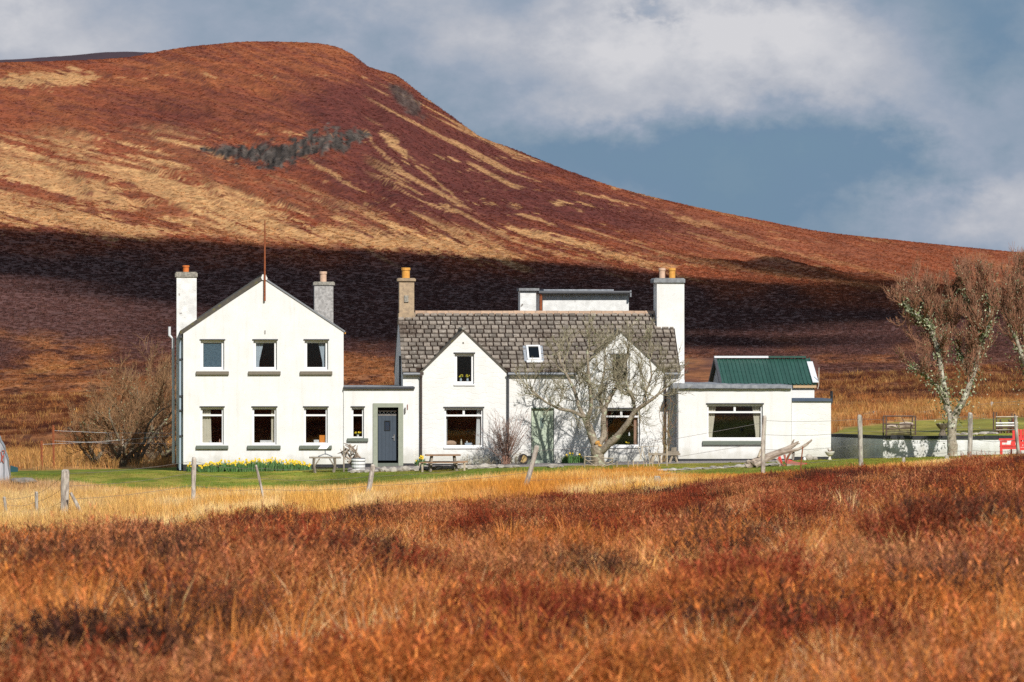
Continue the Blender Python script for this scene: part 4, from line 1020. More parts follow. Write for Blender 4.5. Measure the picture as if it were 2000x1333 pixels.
# lower store to its right
vs = -.8
TS = thing('lean_to_store', 'low white windowless store with dark blue roof edge right of the wide window', 'building', U(1585, vs), vs, Z(897, 1585, vs))
s0, s1 = U(1546, vs)+.01, U(1623, vs); zts = Z(784, 1585, vs)
MB().box(s0, s1, vs, 2.2, Z(892, 1585, vs), zts).build('wall', WHITE2, TS)
MB().box(s0, s1-.03, vs+.02, 2.2, zx-.3, Z(892, 1585, vs)-.003).build('plinth', BLACKP, TS)
MB().box(s0, U(1624, vs), vs-.08, 2.3, zts+.004, Z(778.5, 1585, vs)).build('roof_edge', BLUEFASC, TS)
mb = MB(); uu = U(1627, vs); mb.tube([(U(1621, vs), vs+.5, Z(788, 1625, vs)), (uu-.03, vs+.5, Z(789, 1625, vs)), (uu, vs+.5, Z(785, 1625, vs)), (uu, vs+.5, Z(764, 1625, vs))], .055, 8); mb.build('flue_pipe', GUTTER, TS)
# green-roofed shed behind
vg = 3.2
TG = thing('green_roofed_shed', 'white shed with green ribbed metal roof behind the flat extension', 'shed', U(1500, vg), vg, zx)
g0, g1 = U(1414, vg), U(1592, vg); zg = Z(750.5, 1500, vg); vgr = vg+2.5; zgr = Z(700, 1500, vgr)
MB().box(g0, g1-.05, vg+.2, vg+4.8, zx, zg).build('wall', WHITE, TG)
for a in (g0, g1-.3): 
    mb = MB(); mb.extr_u([(vg+.2, zg+.002), (vg+4.8, zg+.002), (vgr, zgr-.05)], a, a+.25); mb.build('gable', mat('pale_lilac_gable', (.55, .57, .62), .8), TG)
ang2 = math.atan2(zgr-zg, 2.5); L2 = math.hypot(2.5, zgr-zg); nsh = 8
for k in range(nsh):
    ua = g0-.08+(g1-g0+.16)*k/nsh; ub = g0-.08+(g1-g0+.16)*(k+1)/nsh; mb = MB(); prof = []
    for j in range(3):
        a = ua+(ub-ua)*j/3; w_ = (ub-ua)/3
        prof += [(a, 0), (a+w_*.62, 0), (a+w_*.68, .035), (a+w_*.90, .035), (a+w_*.97, 0)]
    prof.append((ub, 0))
    for (P0, P1) in zip(prof[:-1], prof[1:]):
        q = [(P0[0], vg-.05, zg+P0[1]), (P1[0], vg-.05, zg+P1[1]), (P1[0], vgr, zgr+P1[1]), (P0[0], vgr, zgr+P0[1])]
        mb.face(q)
    n = len(mb.v); mb.face([(ua, vg-.05, zg-.02), (ub, vg-.05, zg-.02), (ub, vgr, zgr-.02), (ua, vgr, zgr-.02)])
    mb.build('roof_sheet', GREENM, TG)
mb = MB(); mb.slab([(g0-.08, vg+5.1, zg), (g1+.08, vg+5.1, zg), (g1+.08, vgr, zgr), (g0-.08, vgr, zgr)], .04); mb.build('rear_roof', GREENM, TG)
um = U(1500, vgr)
MB().box(g0-.15, um, vgr-.15, vgr+.15, zgr+.02, zgr+.1).build('ridge_cap', WHITEM, TG)
MB().box(um+.004, g1-.1, vgr-.15, vgr+.15, zgr+.02, zgr+.1).build('ridge_cap', GREENM, TG)
mb = MB(); mb.slab([(g1-.10, vg-.06, zg+.10), (g1+.13, vg-.06, zg+.10), (g1+.13, vgr-.45, zgr-.12), (g1-.10, vgr-.45, zgr-.12)], .04); mb.build('verge_board', WHITEM, TG)
for sg in (0, 1):
    mb = MB(); 
    if sg == 0: mb.slab([(g0-.16, vg-.08, zg-.02), (g0-.06, vg-.08, zg-.02), (g0-.06, vgr, zgr+.06), (g0-.16, vgr, zgr+.06)], .12)
    else: mb.slab([(g0-.16, vg+5.1, zg-.02), (g0-.06, vg+5.1, zg-.02), (g0-.06, vgr, zgr+.06), (g0-.16, vgr, zgr+.06)], .12)
    mb.build('barge_board', GUTTER, TG)
MB().box(U(1549, vg), g1+.05, vg-.02, vg+.18, Z(757.5, 1570, vg), zg-.002).build('fascia', PINKW, TG)
MB().box(U(1546, vg), g1-.02, vg+.1, vg+.199, zx, Z(757.6, 1570, vg)).build('front_wall', WHITE, TG)
mb = MB(); mb.tube([(U(1597, vg), vg, Z(760, 1597, vg)), (U(1599, vg), vg, Z(752, 1597, vg)), (U(1599.5, vg), vg, Z(718, 1597, vg))], .02, 5)
single(mb, 'aerial_pole', mat('pale_pole', (.5, .42, .35), .7), 'thin pale upright aerial rod at the right end of the green roof', 'aerial', U(1598, vg), vg, Z(760, 1597, vg))

# ================================================================= RETAINING WALL
def vY(Y, xp): return V_of(Y, xp)
ca = (1725, 249.6); TR = thing('retaining_wall', 'low limewashed retaining wall with dark cope, running right from the store past the tree', 'wall', U(1780), V_of(249.6, 1780), Z(893, 1780))
pa = (U(1725, V_of(249.6, 1725)), V_of(249.6, 1725)); pb = (U(1622, V_of(255.3, 1622)), V_of(255.3, 1622))
pc = (U(2120, V_of(249.6, 2120)), V_of(249.6, 2120))
zw = Z(857.5, 1780, V_of(249.6, 1780)); zf = zw-1.3
def wallseg(p, q, th, z0, z1, mb, out=0.0):
    d = Vector((q[0]-p[0], q[1]-p[1])).normalized(); n_ = Vector((-d.y, d.x)); P_ = Vector(p)-d*out; Q = Vector(q)+d*out
    a = [P_-n_*out, Q-n_*out, Q+n_*(th+out), P_+n_*(th+out)]
    mb.extr_z([(x.x, x.y) for x in a], z0, z1)
mb = MB(); wallseg(pa, pc, .35, zf, zw, mb); mb.build('wall', WALLW, TR)
mb = MB(); wallseg(pb, (pa[0]-.003, pa[1]+.003), .35, zf, zw, mb); mb.build('wall', WALLW, TR)
nc = 14
for i in range(nc):
    f0, f1 = i/nc, (i+1)/nc-.002; p = (pa[0]+(pc[0]-pa[0])*f0, pa[1]+(pc[1]-pa[1])*f0); q = (pa[0]+(pc[0]-pa[0])*f1, pa[1]+(pc[1]-pa[1])*f1)
    mb = MB(); wallseg(p, q, .35, zw+.003, zw+.12+R.random()*.02, mb, 0.0); 
    for k_, vv in enumerate(mb.v): mb.v[k_] = (vv[0], vv[1]-(.05 if k_ % 4 in (0, 1) else -.05), vv[2])
    mb.build('cope_stone', BLACKP, TR)
for i in range(3):
    f0, f1 = i/3, (i+1)/3-.004; p = (pb[0]+(pa[0]-pb[0])*f0, pb[1]+(pa[1]-pb[1])*f0); q = (pb[0]+(pa[0]-pb[0])*f1, pb[1]+(pa[1]-pb[1])*f1)
    mb = MB(); wallseg(p, q, .35, zw+.003, zw+.13, mb); mb.build('cope_stone', BLACKP, TR)

# ================================================================= SCATTERED GROUND COVER
def veg_mat(name, base_mul=1.0, transl=0.0):
    m = bpy.data.materials.new(name); m.use_nodes = True; t = m.node_tree; p = t.nodes['Principled BSDF']
    p.inputs['Roughness'].default_value = .8; p.inputs['Specular IOR Level'].default_value = .15
    a = nd(t, 'ShaderNodeAttribute', attribute_name='tint', attribute_type='INSTANCER'); b = nd(t, 'ShaderNodeAttribute', attribute_name='Sh', attribute_type='GEOMETRY')
    s = nd(t, 'ShaderNodeVectorMath', operation='MULTIPLY'); t.links.new(a.outputs['Vector'], s.inputs[0]); t.links.new(b.outputs['Vector'], s.inputs[1])
    t.links.new(s.outputs[0], p.inputs['Base Color'])
    if transl:
        tr = nd(t, 'ShaderNodeBsdfTranslucent'); t.links.new(s.outputs[0], tr.inputs[0]); mx = nd(t, 'ShaderNodeMixShader'); mx.inputs[0].default_value = transl
        t.links.new(p.outputs[0], mx.inputs[1]); t.links.new(tr.outputs[0], mx.inputs[2]); t.links.new(mx.outputs[0], t.nodes['Material Output'].inputs[0])
    return m
VEG = veg_mat('moor_plants', 1, .25)
class Ribbon:
    def __init__(s): s.v = []; s.f = []; s.c = []
    def strip(s, pts, ws, col, ang=None):
        d = Vector(pts[-1])-Vector(pts[0]); an = ang if ang is not None else R.random()*math.pi
        side = Vector((math.cos(an), math.sin(an), 0)); n = len(s.v)
        for p, w in zip(pts, ws):
            p = Vector(p)
            if w < 1e-6: s.v.append(tuple(p)); s.c.append(col)
            else: s.v += [tuple(p-side*w/2), tuple(p+side*w/2)]; s.c += [col, col]
        k = n
        for i in range(len(pts)-1):
            if ws[i+1] < 1e-6: s.f.append((k, k+1, k+2)); break
            s.f.append((k, k+1, k+3, k+2)); k += 2
    def mesh(s, name, m):
        me = bpy.data.meshes.new(name); me.from_pydata(s.v, [], s.f); a = me.color_attributes.new('Sh', 'FLOAT_COLOR', 'POINT')
        a.data.foreach_set('color', [x for c in s.c for x in (*c, 1)]); me.materials.append(m); return bpy.data.objects.new(name, me)
def heather_clump(seed, n, side=3):
    R.seed(seed); rb = Ribbon(); H_ = .34
    for i in range(n):
        a = R.random()*2*math.pi; r0 = .16*math.sqrt(R.random()); out = .06+.28*R.random(); h = H_*(.55+.5*R.random())*(1-.35*(out/.34)**2)
        p0 = Vector((r0*math.cos(a), r0*math.sin(a), -.05)); a2 = a+R.gauss(0, .5)
        p1 = p0+Vector((out*.45*math.cos(a2), out*.45*math.sin(a2), h*.55)); p2 = p1+Vector((out*.5*math.cos(a2), out*.5*math.sin(a2), h*.5))
        k = R.uniform(.4, 1.2); c = (k, k*R.uniform(.85, 1.1), k*R.uniform(.8, 1.15))
        if R.random() < .02: c = (k*1.5, k*1.9, k*2.2)     # bleached seed heads
        rb.strip([p0, p1, p2], [.004, .004, 0], (c[0]*.55, c[1]*.5, c[2]*.5))
        for j in range(side):
            t_ = .15+.85*R.random(); q = p1.lerp(p2, t_) if R.random() < .7 else p0.lerp(p1, .5+.5*t_)
            kk = R.choice((.55, .8, 1.0, 1.15, 1.35)); a3 = R.random()*2*math.pi; l = .010+.018*R.random()
            rb.strip([q, q+Vector((l*math.cos(a3), l*math.sin(a3), l*R.uniform(.2, 1.2)))], [.0052, .003], tuple(x_*kk for x_ in c))
    return rb
def grass_tuft(seed, n, h0, w0, spread=.10, lean=.35, taper=True):
    R.seed(seed); rb = Ribbon(); ld = R.uniform(-.25, .1)
    for i in range(n):
        a = R.random()*2*math.pi; r0 = spread*math.sqrt(R.random()); h = h0*(.5+.6*R.random()); ln = lean*R.random()*h
        p0 = Vector((r0*math.cos(a), r0*math.sin(a), -.03)); dx = math.cos(a)*ln+ld*h*.6; dy = math.sin(a)*ln
        p1 = p0+Vector((dx*.35, dy*.35, h*.6)); p2 = p0+Vector((dx, dy, h*(1-.12*R.random())))
        k = R.uniform(.45, 1.55); rb.strip([p0, p1, p2], [w0, w0*.8, 0], (k, k*R.uniform(.88, 1.08), k*R.uniform(.75, 1.15)))
    return rb
def scatter(name, P, scale, tint, sources, kind_label=None, cat=None, group=None, structure=False):
    n = len(P); me = bpy.data.meshes.new(name); me.vertices.add(n); me.vertices.foreach_set('co', P.astype(np.float32).ravel())
    rot = np.zeros((n, 3)); rot[:, 0] = np.random.normal(0, .09, n); rot[:, 1] = np.random.normal(0, .09, n); rot[:, 2] = np.random.rand(n)*6.283
    for an, ty, data in (('rot', 'FLOAT_VECTOR', rot), ('scl', 'FLOAT_VECTOR', scale), ('tint', 'FLOAT_VECTOR', tint)):
        a = me.attributes.new(an, ty, 'POINT'); a.data.foreach_set('vector', data.astype(np.float32).ravel())
    a = me.attributes.new('idx', 'INT', 'POINT'); a.data.foreach_set('value', np.random.randint(0, len(sources), n).astype(np.int32))
    o = bpy.data.objects.new(name, me); C.objects.link(o)
    col = bpy.data.collections.new(name+'_kinds')
    for s_ in sources: col.objects.link(s_)
    ng = bpy.data.node_groups.new(name, 'GeometryNodeTree'); ng.interface.new_socket('Geometry', in_out='INPUT', socket_type='NodeSocketGeometry'); ng.interface.new_socket('Geometry', in_out='OUTPUT', socket_type='NodeSocketGeometry')
    gi, go_ = ng.nodes.new('NodeGroupInput'), ng.nodes.new('NodeGroupOutput'); ip = ng.nodes.new('GeometryNodeInstanceOnPoints'); ci = ng.nodes.new('GeometryNodeCollectionInfo')
    ci.inputs['Collection'].default_value = col; ci.inputs['Separate Children'].default_value = True; ci.inputs['Reset Children'].default_value = True
    def na(nm, ty):
        q = ng.nodes.new('GeometryNodeInputNamedAttribute'); q.data_type = ty; q.inputs['Name'].default_value = nm; return q.outputs['Attribute']
    L = ng.links.new; L(gi.outputs[0], ip.inputs['Points']); L(ci.outputs[0], ip.inputs['Instance']); ip.inputs['Pick Instance'].default_value = True
    L(na('idx', 'INT'), ip.inputs['Instance Index']); L(na('scl', 'FLOAT_VECTOR'), ip.inputs['Scale'])
    er = ng.nodes.new('FunctionNodeEulerToRotation'); L(na('rot', 'FLOAT_VECTOR'), er.inputs[0]); L(er.outputs[0], ip.inputs['Rotation'])
    L(ip.outputs[0], go_.inputs[0])
    md = o.modifiers.new('scatter', 'NODES'); md.node_group = ng
    o['kind'] = 'stuff'
    if kind_label: o['label'] = kind_label
    if cat: o['category'] = cat
    return o
def sample(n, Y0, Y1, pmin, pmax, dens=None):
    """random ground positions between two distances and two bearings (even over the ground unless dens)"""
    Y = []; tot = 0
    while tot < n:
        y = np.random.uniform(Y0, Y1, n*2); w = (y+3)/(Y1+3)
        if dens is not None: w = w*dens(y)
        y = y[np.random.rand(len(y)) < w]; Y.append(y); tot += len(y)
    Y = np.concatenate(Y)[:n]; px = np.random.uniform(pmin, pmax, n); X = (px-1000)/F*Y
    return X, Y, px
def uv_of(X, Y): return X*CT+(Y-D0)*ST, -X*ST+(Y-D0)*CT
def mixn(a, b, f): return a*(1-f[:, None])+np.array(b)*f[:, None]
HK = [heather_clump(i, 66, 26).mesh('heather_sprigs', VEG) for i in range(5)]
HK2 = [heather_clump(20+i, 40, 2).mesh('heather_sprigs', VEG) for i in range(4)]
for q in HK2:
    for v_ in q.data.vertices: pass
GK = [grass_tuft(40+i, 34, .34, .0055, .12, .8).mesh('grass_blades', VEG) for i in range(5)]
TK_ = [grass_tuft(60+i, 18, .62, .010, .14, .35).mesh('grass_blades', VEG) for i in range(5)]
LK = [grass_tuft(80+i, 26, .06, .010, .13, .9).mesh('grass_blades', VEG) for i in range(4)]

NBUSH = 1500
_bY = np.sqrt(np.random.uniform(24**2, 197**2, NBUSH)); _bX = np.random.uniform(-1.12, 1.12, NBUSH)*1000/F*_bY
_br = np.random.uniform(.25, .60, NBUSH)*(1+.55*sst(70, 150, _bY))
_BC = np.array([(.30, .050, .020), (.17, .038, .020), (.07, .030, .022), (.56, .235, .095), (.50, .185, .070), (.60, .20, .050)])
_bw = fbm(_bX/5, _bY/11, 301, 2); _bk = np.where(_bw*.5+.25+np.random.normal(0, .30, NBUSH)+.12*sst(60, 140, _bY) > .52, np.random.choice([0, 1, 2], NBUSH, p=[.5, .3, .2]), np.random.choice([2, 3, 4, 5], NBUSH, p=[.12, .36, .27, .25]))
def bushes(X, Y):
    w = np.zeros(len(X)); k = np.zeros(len(X), int)
    order = np.argsort(_bY); by = _bY[order]
    for i in range(len(X)):
        a, b = np.searchsorted(by, (Y[i]-1.2, Y[i]+1.2)); j = order[a:b]
        if len(j) == 0: continue
        d = np.hypot(_bX[j]-X[i], _bY[j]-Y[i])/_br[j]; m = d.argmin(); w[i] = d[m]; k[i] = j[m]
    return sst(1.08, .78, w), k
def heather_tint(X, Y, px):
    a = fbm(X/1.5, Y/3.2, 101, 3); b = fbm(X/4.5, Y/9, 103, 3); r = np.random.rand(len(X))
    c = np.zeros((len(X), 3))+np.array((.58, .22, .075))              # rusty brown
    c = mixn(c, (.46, .225, .13), sst(.46, .62, b)*.75)
    far = sst(60, 130, Y)
    c = mixn(c, (.33, .068, .024), .7*np.clip(sst(.40, .62, a)*(.35+.65*far)+far*.35, 0, 1)*.9)
    c = mixn(c, (.055, .020, .017), sst(.54, .63, fbm(X/1.0+9, Y/2.6, 107, 3)*.7+b*.3)*.92)
    c = mixn(c, (.46, .33, .22), (r < .03)*.6)
    return c*(.6+.8*np.random.rand(len(X), 1))*1.7
def straw_patch(X, Y, px):      # where pale grass takes over in front of the fence
    return sst(.0, .35, (Y-152)/26-(px-60)/430+(fbm(X/2, Y/6, 111, 3)-.5)*2.0)*sst(760, 520, px)*sst(132, 150, Y)
def hz(X, Y): return H(X, Y)
# heather
Xa, Ya, Pa = sample(7200, 27, 62, -120, 2120); Xb, Yb, Pb = sample(30000, 62, 194, -60, 2060)
X = np.r_[Xa, Xb]; Y = np.r_[Ya, Yb]; P_ = np.r_[Pa, Pb]
thin = fbm(X/1.3, Y/2.8, 113, 3); keep = (np.random.rand(len(X)) > straw_patch(X, Y, P_)*.97) & (np.random.rand(len(X)) < sst(.30, .46, thin)+.55) & (Y < 193+(fbm(X/3, Y*0, 115, 2)-.5)*6)
X, Y, P_ = X[keep], Y[keep], P_[keep]; z = hz(X, Y); n = len(X)
bw, bk = bushes(X, Y); sc = (.44+.78*bw)[:, None]*np.ones((1, 3))*np.random.uniform(.8, 1.15, (n, 1)); sc[:, 2] *= np.random.uniform(.8, 1.15, n)*(.75+.5*bw)
ht = heather_tint(X, Y, P_); ht = ht*(1-(bw*.88)[:, None])+_BC[_bk[bk]]*(bw*.88)[:, None]*np.random.uniform(.85, 1.5, (n, 1))
scatter('heather', np.stack([X, Y, z-.03], -1), sc, ht, HK, 'rust and maroon heather covering the foreground moor', 'heather')
# moor grass among it
Xa, Ya, Pa = sample(6500, 27, 62, -120, 2120); Xb, Yb, Pb = sample(21000, 62, 196, -60, 2060)
X = np.r_[Xa, Xb]; Y = np.r_[Ya, Yb]; P_ = np.r_[Pa, Pb]; g_ = fbm(X/1.3, Y/2.8, 113, 3)
keep = (np.random.rand(len(X)) < sst(.66, .42, g_)*.6+.22); X, Y, P_ = X[keep], Y[keep], P_[keep]; bw, bk = bushes(X, Y); kk_ = np.random.rand(len(X)) > bw*.8; X, Y, P_ = X[kk_], Y[kk_], P_[kk_]; n = len(X)
t_ = fbm(X/3, Y/5, 121, 3); ct = mixn(np.zeros((n, 3))+np.array((.70, .27, .075)), (.80, .43, .17), sst(.4, .65, t_)); ct = mixn(ct, (.36, .11, .03), (np.random.rand(n) < .3)*.8)
ct = mixn(ct, (.66, .42, .19), straw_patch(X, Y, P_)*.8); ct = mixn(ct, (.80, .55, .29), (np.random.rand(n) < .12)*.9)
s_ = np.random.uniform(.7, 1.25, (n, 1))*np.ones((1, 3))
scatter('moor_grass', np.stack([X, Y, hz(X, Y)], -1), s_, ct, GK, 'orange and straw moor grass growing between the heather', 'moor grass')
# tall golden grass by the fence
X, Y, P_ = sample(52000, 140, 246, -60, 2060)
ed = lawn_start(P_)+(fbm(X/2, Y/2, 123, 3)-.5)*4
keep = (Y < ed) & ((Y > 191) | (np.random.rand(len(X)) < straw_patch(X, Y, P_)))
ed = ed[keep]; X, Y, P_ = X[keep], Y[keep], P_[keep]; n = len(X); t_ = fbm(X/1.5, Y/4, 125, 3); t2 = fbm(X/5, Y/9, 127, 2)
ct = mixn(np.zeros((n, 3))+np.array((.76, .43, .12)), (.88, .64, .31), sst(.45, .65, t_)); ct = mixn(ct, (.66, .27, .045), sst(.48, .62, t2)*sst(600, 1100, P_)*.9); ct = mixn(ct, (.70, .48, .22), sst(500, 100, P_)*.5)
ct = mixn(ct, (.46, .27, .17), sst(300, 50, P_)*sst(215, 238, Y)*.7)
hgt = np.interp(P_, [0, 300, 900, 1250, 1450, 2000], [.82, .85, .85, .8, .35, .25])*np.where(Y < 191, .55, 1)*sst(0, 7, ed-Y+2.5)
s_ = np.stack([np.random.uniform(.8, 1.2, n)]*2+[np.random.uniform(.7, 1.15, n)*hgt], -1)
scatter('golden_grass', np.stack([X, Y, hz(X, Y)], -1), s_, ct, TK_, 'tall golden dead grass in the band along the leaning fence', 'grass')
# mown lawn
X, Y, P_ = sample(30000, 200, 251.5, -60, 2080); ed = lawn_start(P_)+(fbm(X/2, Y/2, 123, 3)-.5)*3; u_, v_ = uv_of(X, Y)
path = (v_ > -4.0) & (P_ > 690) & (P_ < 1545) | (v_ > -.1)
keep = (Y > ed-1) & ~path; X, Y, P_ = X[keep], Y[keep], P_[keep]; n = len(X); t_ = fbm(X/1.2, Y/3, 129, 4)
ct = mixn(np.zeros((n, 3))+np.array((.155, .215, .022)), (.33, .28, .05), sst(.48, .66, t_)*.8); ct = mixn(ct, (.30, .27, .05), sst(1150, 1450, P_)*.55)
s_ = np.random.uniform(.7, 1.3, (n, 1))*np.ones((1, 3))
scatter('lawn', np.stack([X, Y, hz(X, Y)], -1), s_, ct, LK, 'short green lawn in front of the white houses', 'lawn')
# rough ground behind the houses, left and right
X, Y, P_ = sample(24000, 251, 500, -60, 2060); n3 = fbm(X/9, Y/16, 47, 4)
lim = np.interp(P_, [-600, 0, 340, 1600, 1650, 1800, 2000, 2600], [251, 251.5, 256, 262, 281, 292, 297, 300])
keep = (Y > lim+1) & ((P_ < 360) | (P_ > 1600) | (Y > 400) & (P_ > 665) & (P_ < 800)); X, Y, P_ = X[keep], Y[keep], P_[keep]; n = len(X)
moorf = sst(0, 1, (Y-np.interp(P_, [-600, 0, 340, 1600, 2000, 2600], [296, 296, 285, 325, 335, 335]))/26+(fbm(X/9, Y/16, 47, 4)-.5)*3.2)
isg = np.random.rand(n) > moorf*.85
t_ = fbm(X/4, Y/14, 131, 3)
cg = mixn(np.zeros((n, 3))+np.array((.48, .26, .09)), (.38, .15, .05), sst(.5, .65, t_)); ch = mixn(np.zeros((n, 3))+np.array((.30, .10, .038)), (.12, .038, .026), sst(.42, .58, t_))
a_ = isg
sg = np.stack([np.random.uniform(1.4, 2.2, n)]*2+[np.random.uniform(.55, .95, n)], -1)
scatter('rough_grass', np.stack([X, Y, H(X, Y)], -1)[a_], sg[a_], cg[a_], TK_, 'golden tussocks on the rough ground behind the houses', 'grass')
sh = np.random.uniform(1.3, 2.1, (n, 1))*np.array([[1, 1, .75]])
scatter('moor_heather', np.stack([X, Y, H(X, Y)-.05], -1)[~a_], sh[~a_], ch[~a_], HK2, 'brown heather clumps on the lower hillside behind', 'heather')

# the hillside beyond: tussocks and heather clumps that break its surface
def coarse_clump(seed, n):
    R.seed(seed); rb = Ribbon()
    for i in range(n):
        a = R.random()*6.283; r0 = .45*math.sqrt(R.random()); h = .42*(1-r0*1.1)*R.uniform(.6, 1.1)+.06; k = R.uniform(.55, 1.25)
        p0 = Vector((r0*math.cos(a), r0*math.sin(a), -.06)); p1 = p0+Vector((R.gauss(0, .08), R.gauss(0, .08), h))
        rb.strip([p0, p1], [.16, .05], (k, k*R.uniform(.9, 1.05), k*R.uniform(.85, 1.1)))
    return rb
CK = [coarse_clump(200+i, 26).mesh('tussock_tufts', VEG) for i in range(4)]
n = 150000
Y = np.exp(np.random.uniform(math.log(430), math.log(2590), n)); P_ = np.random.uniform(-80, 2080, n); X = (P_-1000)/F*Y
zz = H(X, Y); py = 666-(zz-EYE)*F/Y
keep = ~((py > 700) & (P_ > 372) & (P_ < 668)) & ~((py > 620) & (P_ > 790) & (P_ < 1325)) & ~((py > 700) & (P_ > 1330) & (P_ < 1600)) & (np.random.rand(n) > crag(P_, py)*.6)
X, Y, P_, zz = X[keep], Y[keep], P_[keep], zz[keep]; n = len(X)
ct = ground_color(X, Y, zz)*np.random.uniform(.55, 1.5, (n, 1)); sz = Y/12500*np.random.uniform(5, 12, n)*np.interp(Y, [1200, 1500], [1, .62])
s_ = np.stack([sz, sz, sz*np.where(ct[:, 1] > .2, .55, .8)*np.interp(Y, [400, 1200, 2000], [.8, .9, .6])], -1)
scatter('hill_heather', np.stack([X, Y, zz], -1), s_, np.clip(ct, 0, 1), CK, 'brown heather and pale tussocks clothing the hillside', 'hillside growth')

# ================================================================= TREES
BARK = mat('grey_brown_bark', (.34, .28, .21), .9, (.13, .10, .07), 9, .8, bump=.8, bscale=25, spots=((.42, .43, .30), 5, .58))
BARKP = mat('pale_bark', (.40, .35, .27), .9, (.22, .17, .12), 7, .8, bump=.8, bscale=20, spots=((.55, .54, .44), 4, .56))
TWIG = mat('olive_twigs', (.30, .265, .175), .9, (.17, .13, .09), 4, .6, rnd=.5)
TWIGR = mat('reddish_twigs', (.30, .14, .08), .9, (.18, .085, .055), 3, .6, rnd=.6)
TWIGB = mat('brown_twigs', (.27, .15, .07), .9, (.15, .075, .04), 3, .6, rnd=.6)
LICH = mat('lichen', (.36, .37, .24), .95, (.24, .26, .14), 6, .6, rnd=.7)
LICHG = mat('green_moss', (.13, .16, .06), .95, (.07, .09, .035), 6, .6, rnd=.7)
def rv(): 
    v_ = Vector((R.gauss(0, 1), R.gauss(0, 1), R.gauss(0, 1))); return v_.normalized()
class Tree:
    def __init__(s, seed): R.seed(seed); s.tr = MB(); s.tw = MB(); s.li = MB(); s.lg = MB(); s.seg = 0
    def limb(s, pts, r0, r1, n=7):
        """pts in (u,v,z); smoothed main limb; returns points with radius"""
        P_ = [Vector(p) for p in pts]; out = []
        k = 4
        for i in range(len(P_)-1):
            a = P_[max(i-1, 0)]; b = P_[i]; c = P_[i+1]; d = P_[min(i+2, len(P_)-1)]
            for j in range(k):
                t_ = j/k; out.append(.5*((2*b)+(c-a)*t_+(2*a-5*b+4*c-d)*t_**2+(3*b-a-3*c+d)*t_**3)+rv()*.012)
        out.append(P_[-1]); m_ = len(out)
        rad = [r0+(r1-r0)*(i/(m_-1))**.8 for i in range(m_)]; rad = [r_*(1.12+(R.random()-.5)*.2) for r_ in rad]
        s.tr.tube(out, rad, n); return list(zip(out, rad))
    def branch(s, p, d, L, r, depth, up=.15, wig=.28, kids=4, twig_r=.006, lich=.3, cone=.75):
        n = 4 if depth > 0 else 3; st = L/n; pts = [p.copy()]; rad = [r]; q = p.copy(); dd = d.normalized()
        for i in range(n):
            dd = (dd+rv()*wig+Vector((0, 0, up))).normalized(); q = q+dd*st; pts.append(q.copy()); rad.append(max(r*(1-(i+1)/n*.6), twig_r*.6))
            if depth > 0:
                m_ = kids if i == n-1 else max(1, int(kids*.6+R.random()))
                for _ in range(m_):
                    ax = rv(); nd_ = (dd+ax*cone).normalized(); s.branch(q.copy(), nd_, L*R.uniform(.42, .72), max(r*.5, twig_r), depth-1, up, wig, kids, twig_r, lich, cone)
        (s.tr if r > .03 else s.tw).tube(pts, rad, 5 if r > .03 else 3, cap=False)
        if lich and R.random() < lich:
            for _ in range(2):
                c = pts[R.randrange(len(pts))]; 
                s.fleck(c)
    def fleck(s, c, a=.05, m=None):
        t_ = m or (s.li if R.random() < .6 else s.lg)
        a *= .62; e1 = rv()*a*R.uniform(.5, 1.2); e2 = rv()*a*R.uniform(.5, 1.2); c = c+rv()*.02
        t_.face([tuple(c-e1), tuple(c-e2), tuple(c+e1), tuple(c+e2)])
    def crust(s, lp, n, spread=1.2, a=.06):
        for _ in range(n):
            p, r_ = lp[R.randrange(len(lp))]; s.fleck(p+rv()*r_*spread, a)
    def spawn(s, lp, f0, count, L, r, depth, **k):
        m_ = len(lp)
        for i in range(count):
            j = int(m_*(f0+(1-f0)*(i+R.random())/count)); j = min(j, m_-1); p, pr = lp[j]
            t_ = (lp[min(j+1, m_-1)][0]-lp[max(j-1, 0)][0]).normalized(); d = (t_*.6+rv()).normalized()
            s.branch(p.copy(), d, L*R.uniform(.7, 1.15), min(r, pr*.8), depth, **k)
    def finish(s, name, label, cat, base, trm, twm, group=None):
        T = thing(name, label, cat, base[0], base[1], base[2], group)
        s.tr.build('trunk', trm, T, smooth=True); o = s.tw.build('crown', twm, T)
        if s.li.f: s.li.build('lichen', LICH, T)
        if s.lg.f: s.lg.build('moss', LICHG, T)
        return T
def tp(v0, pts):       # limb given by picture columns/rows with depth offsets -> yard points
    out = []
    for q in pts:
        x, y = q[0], q[1]; dv = q[2] if len(q) > 2 else 0
        out.append((U(x, v0+dv), v0+dv, Z(y, x, v0+dv)))
    return out

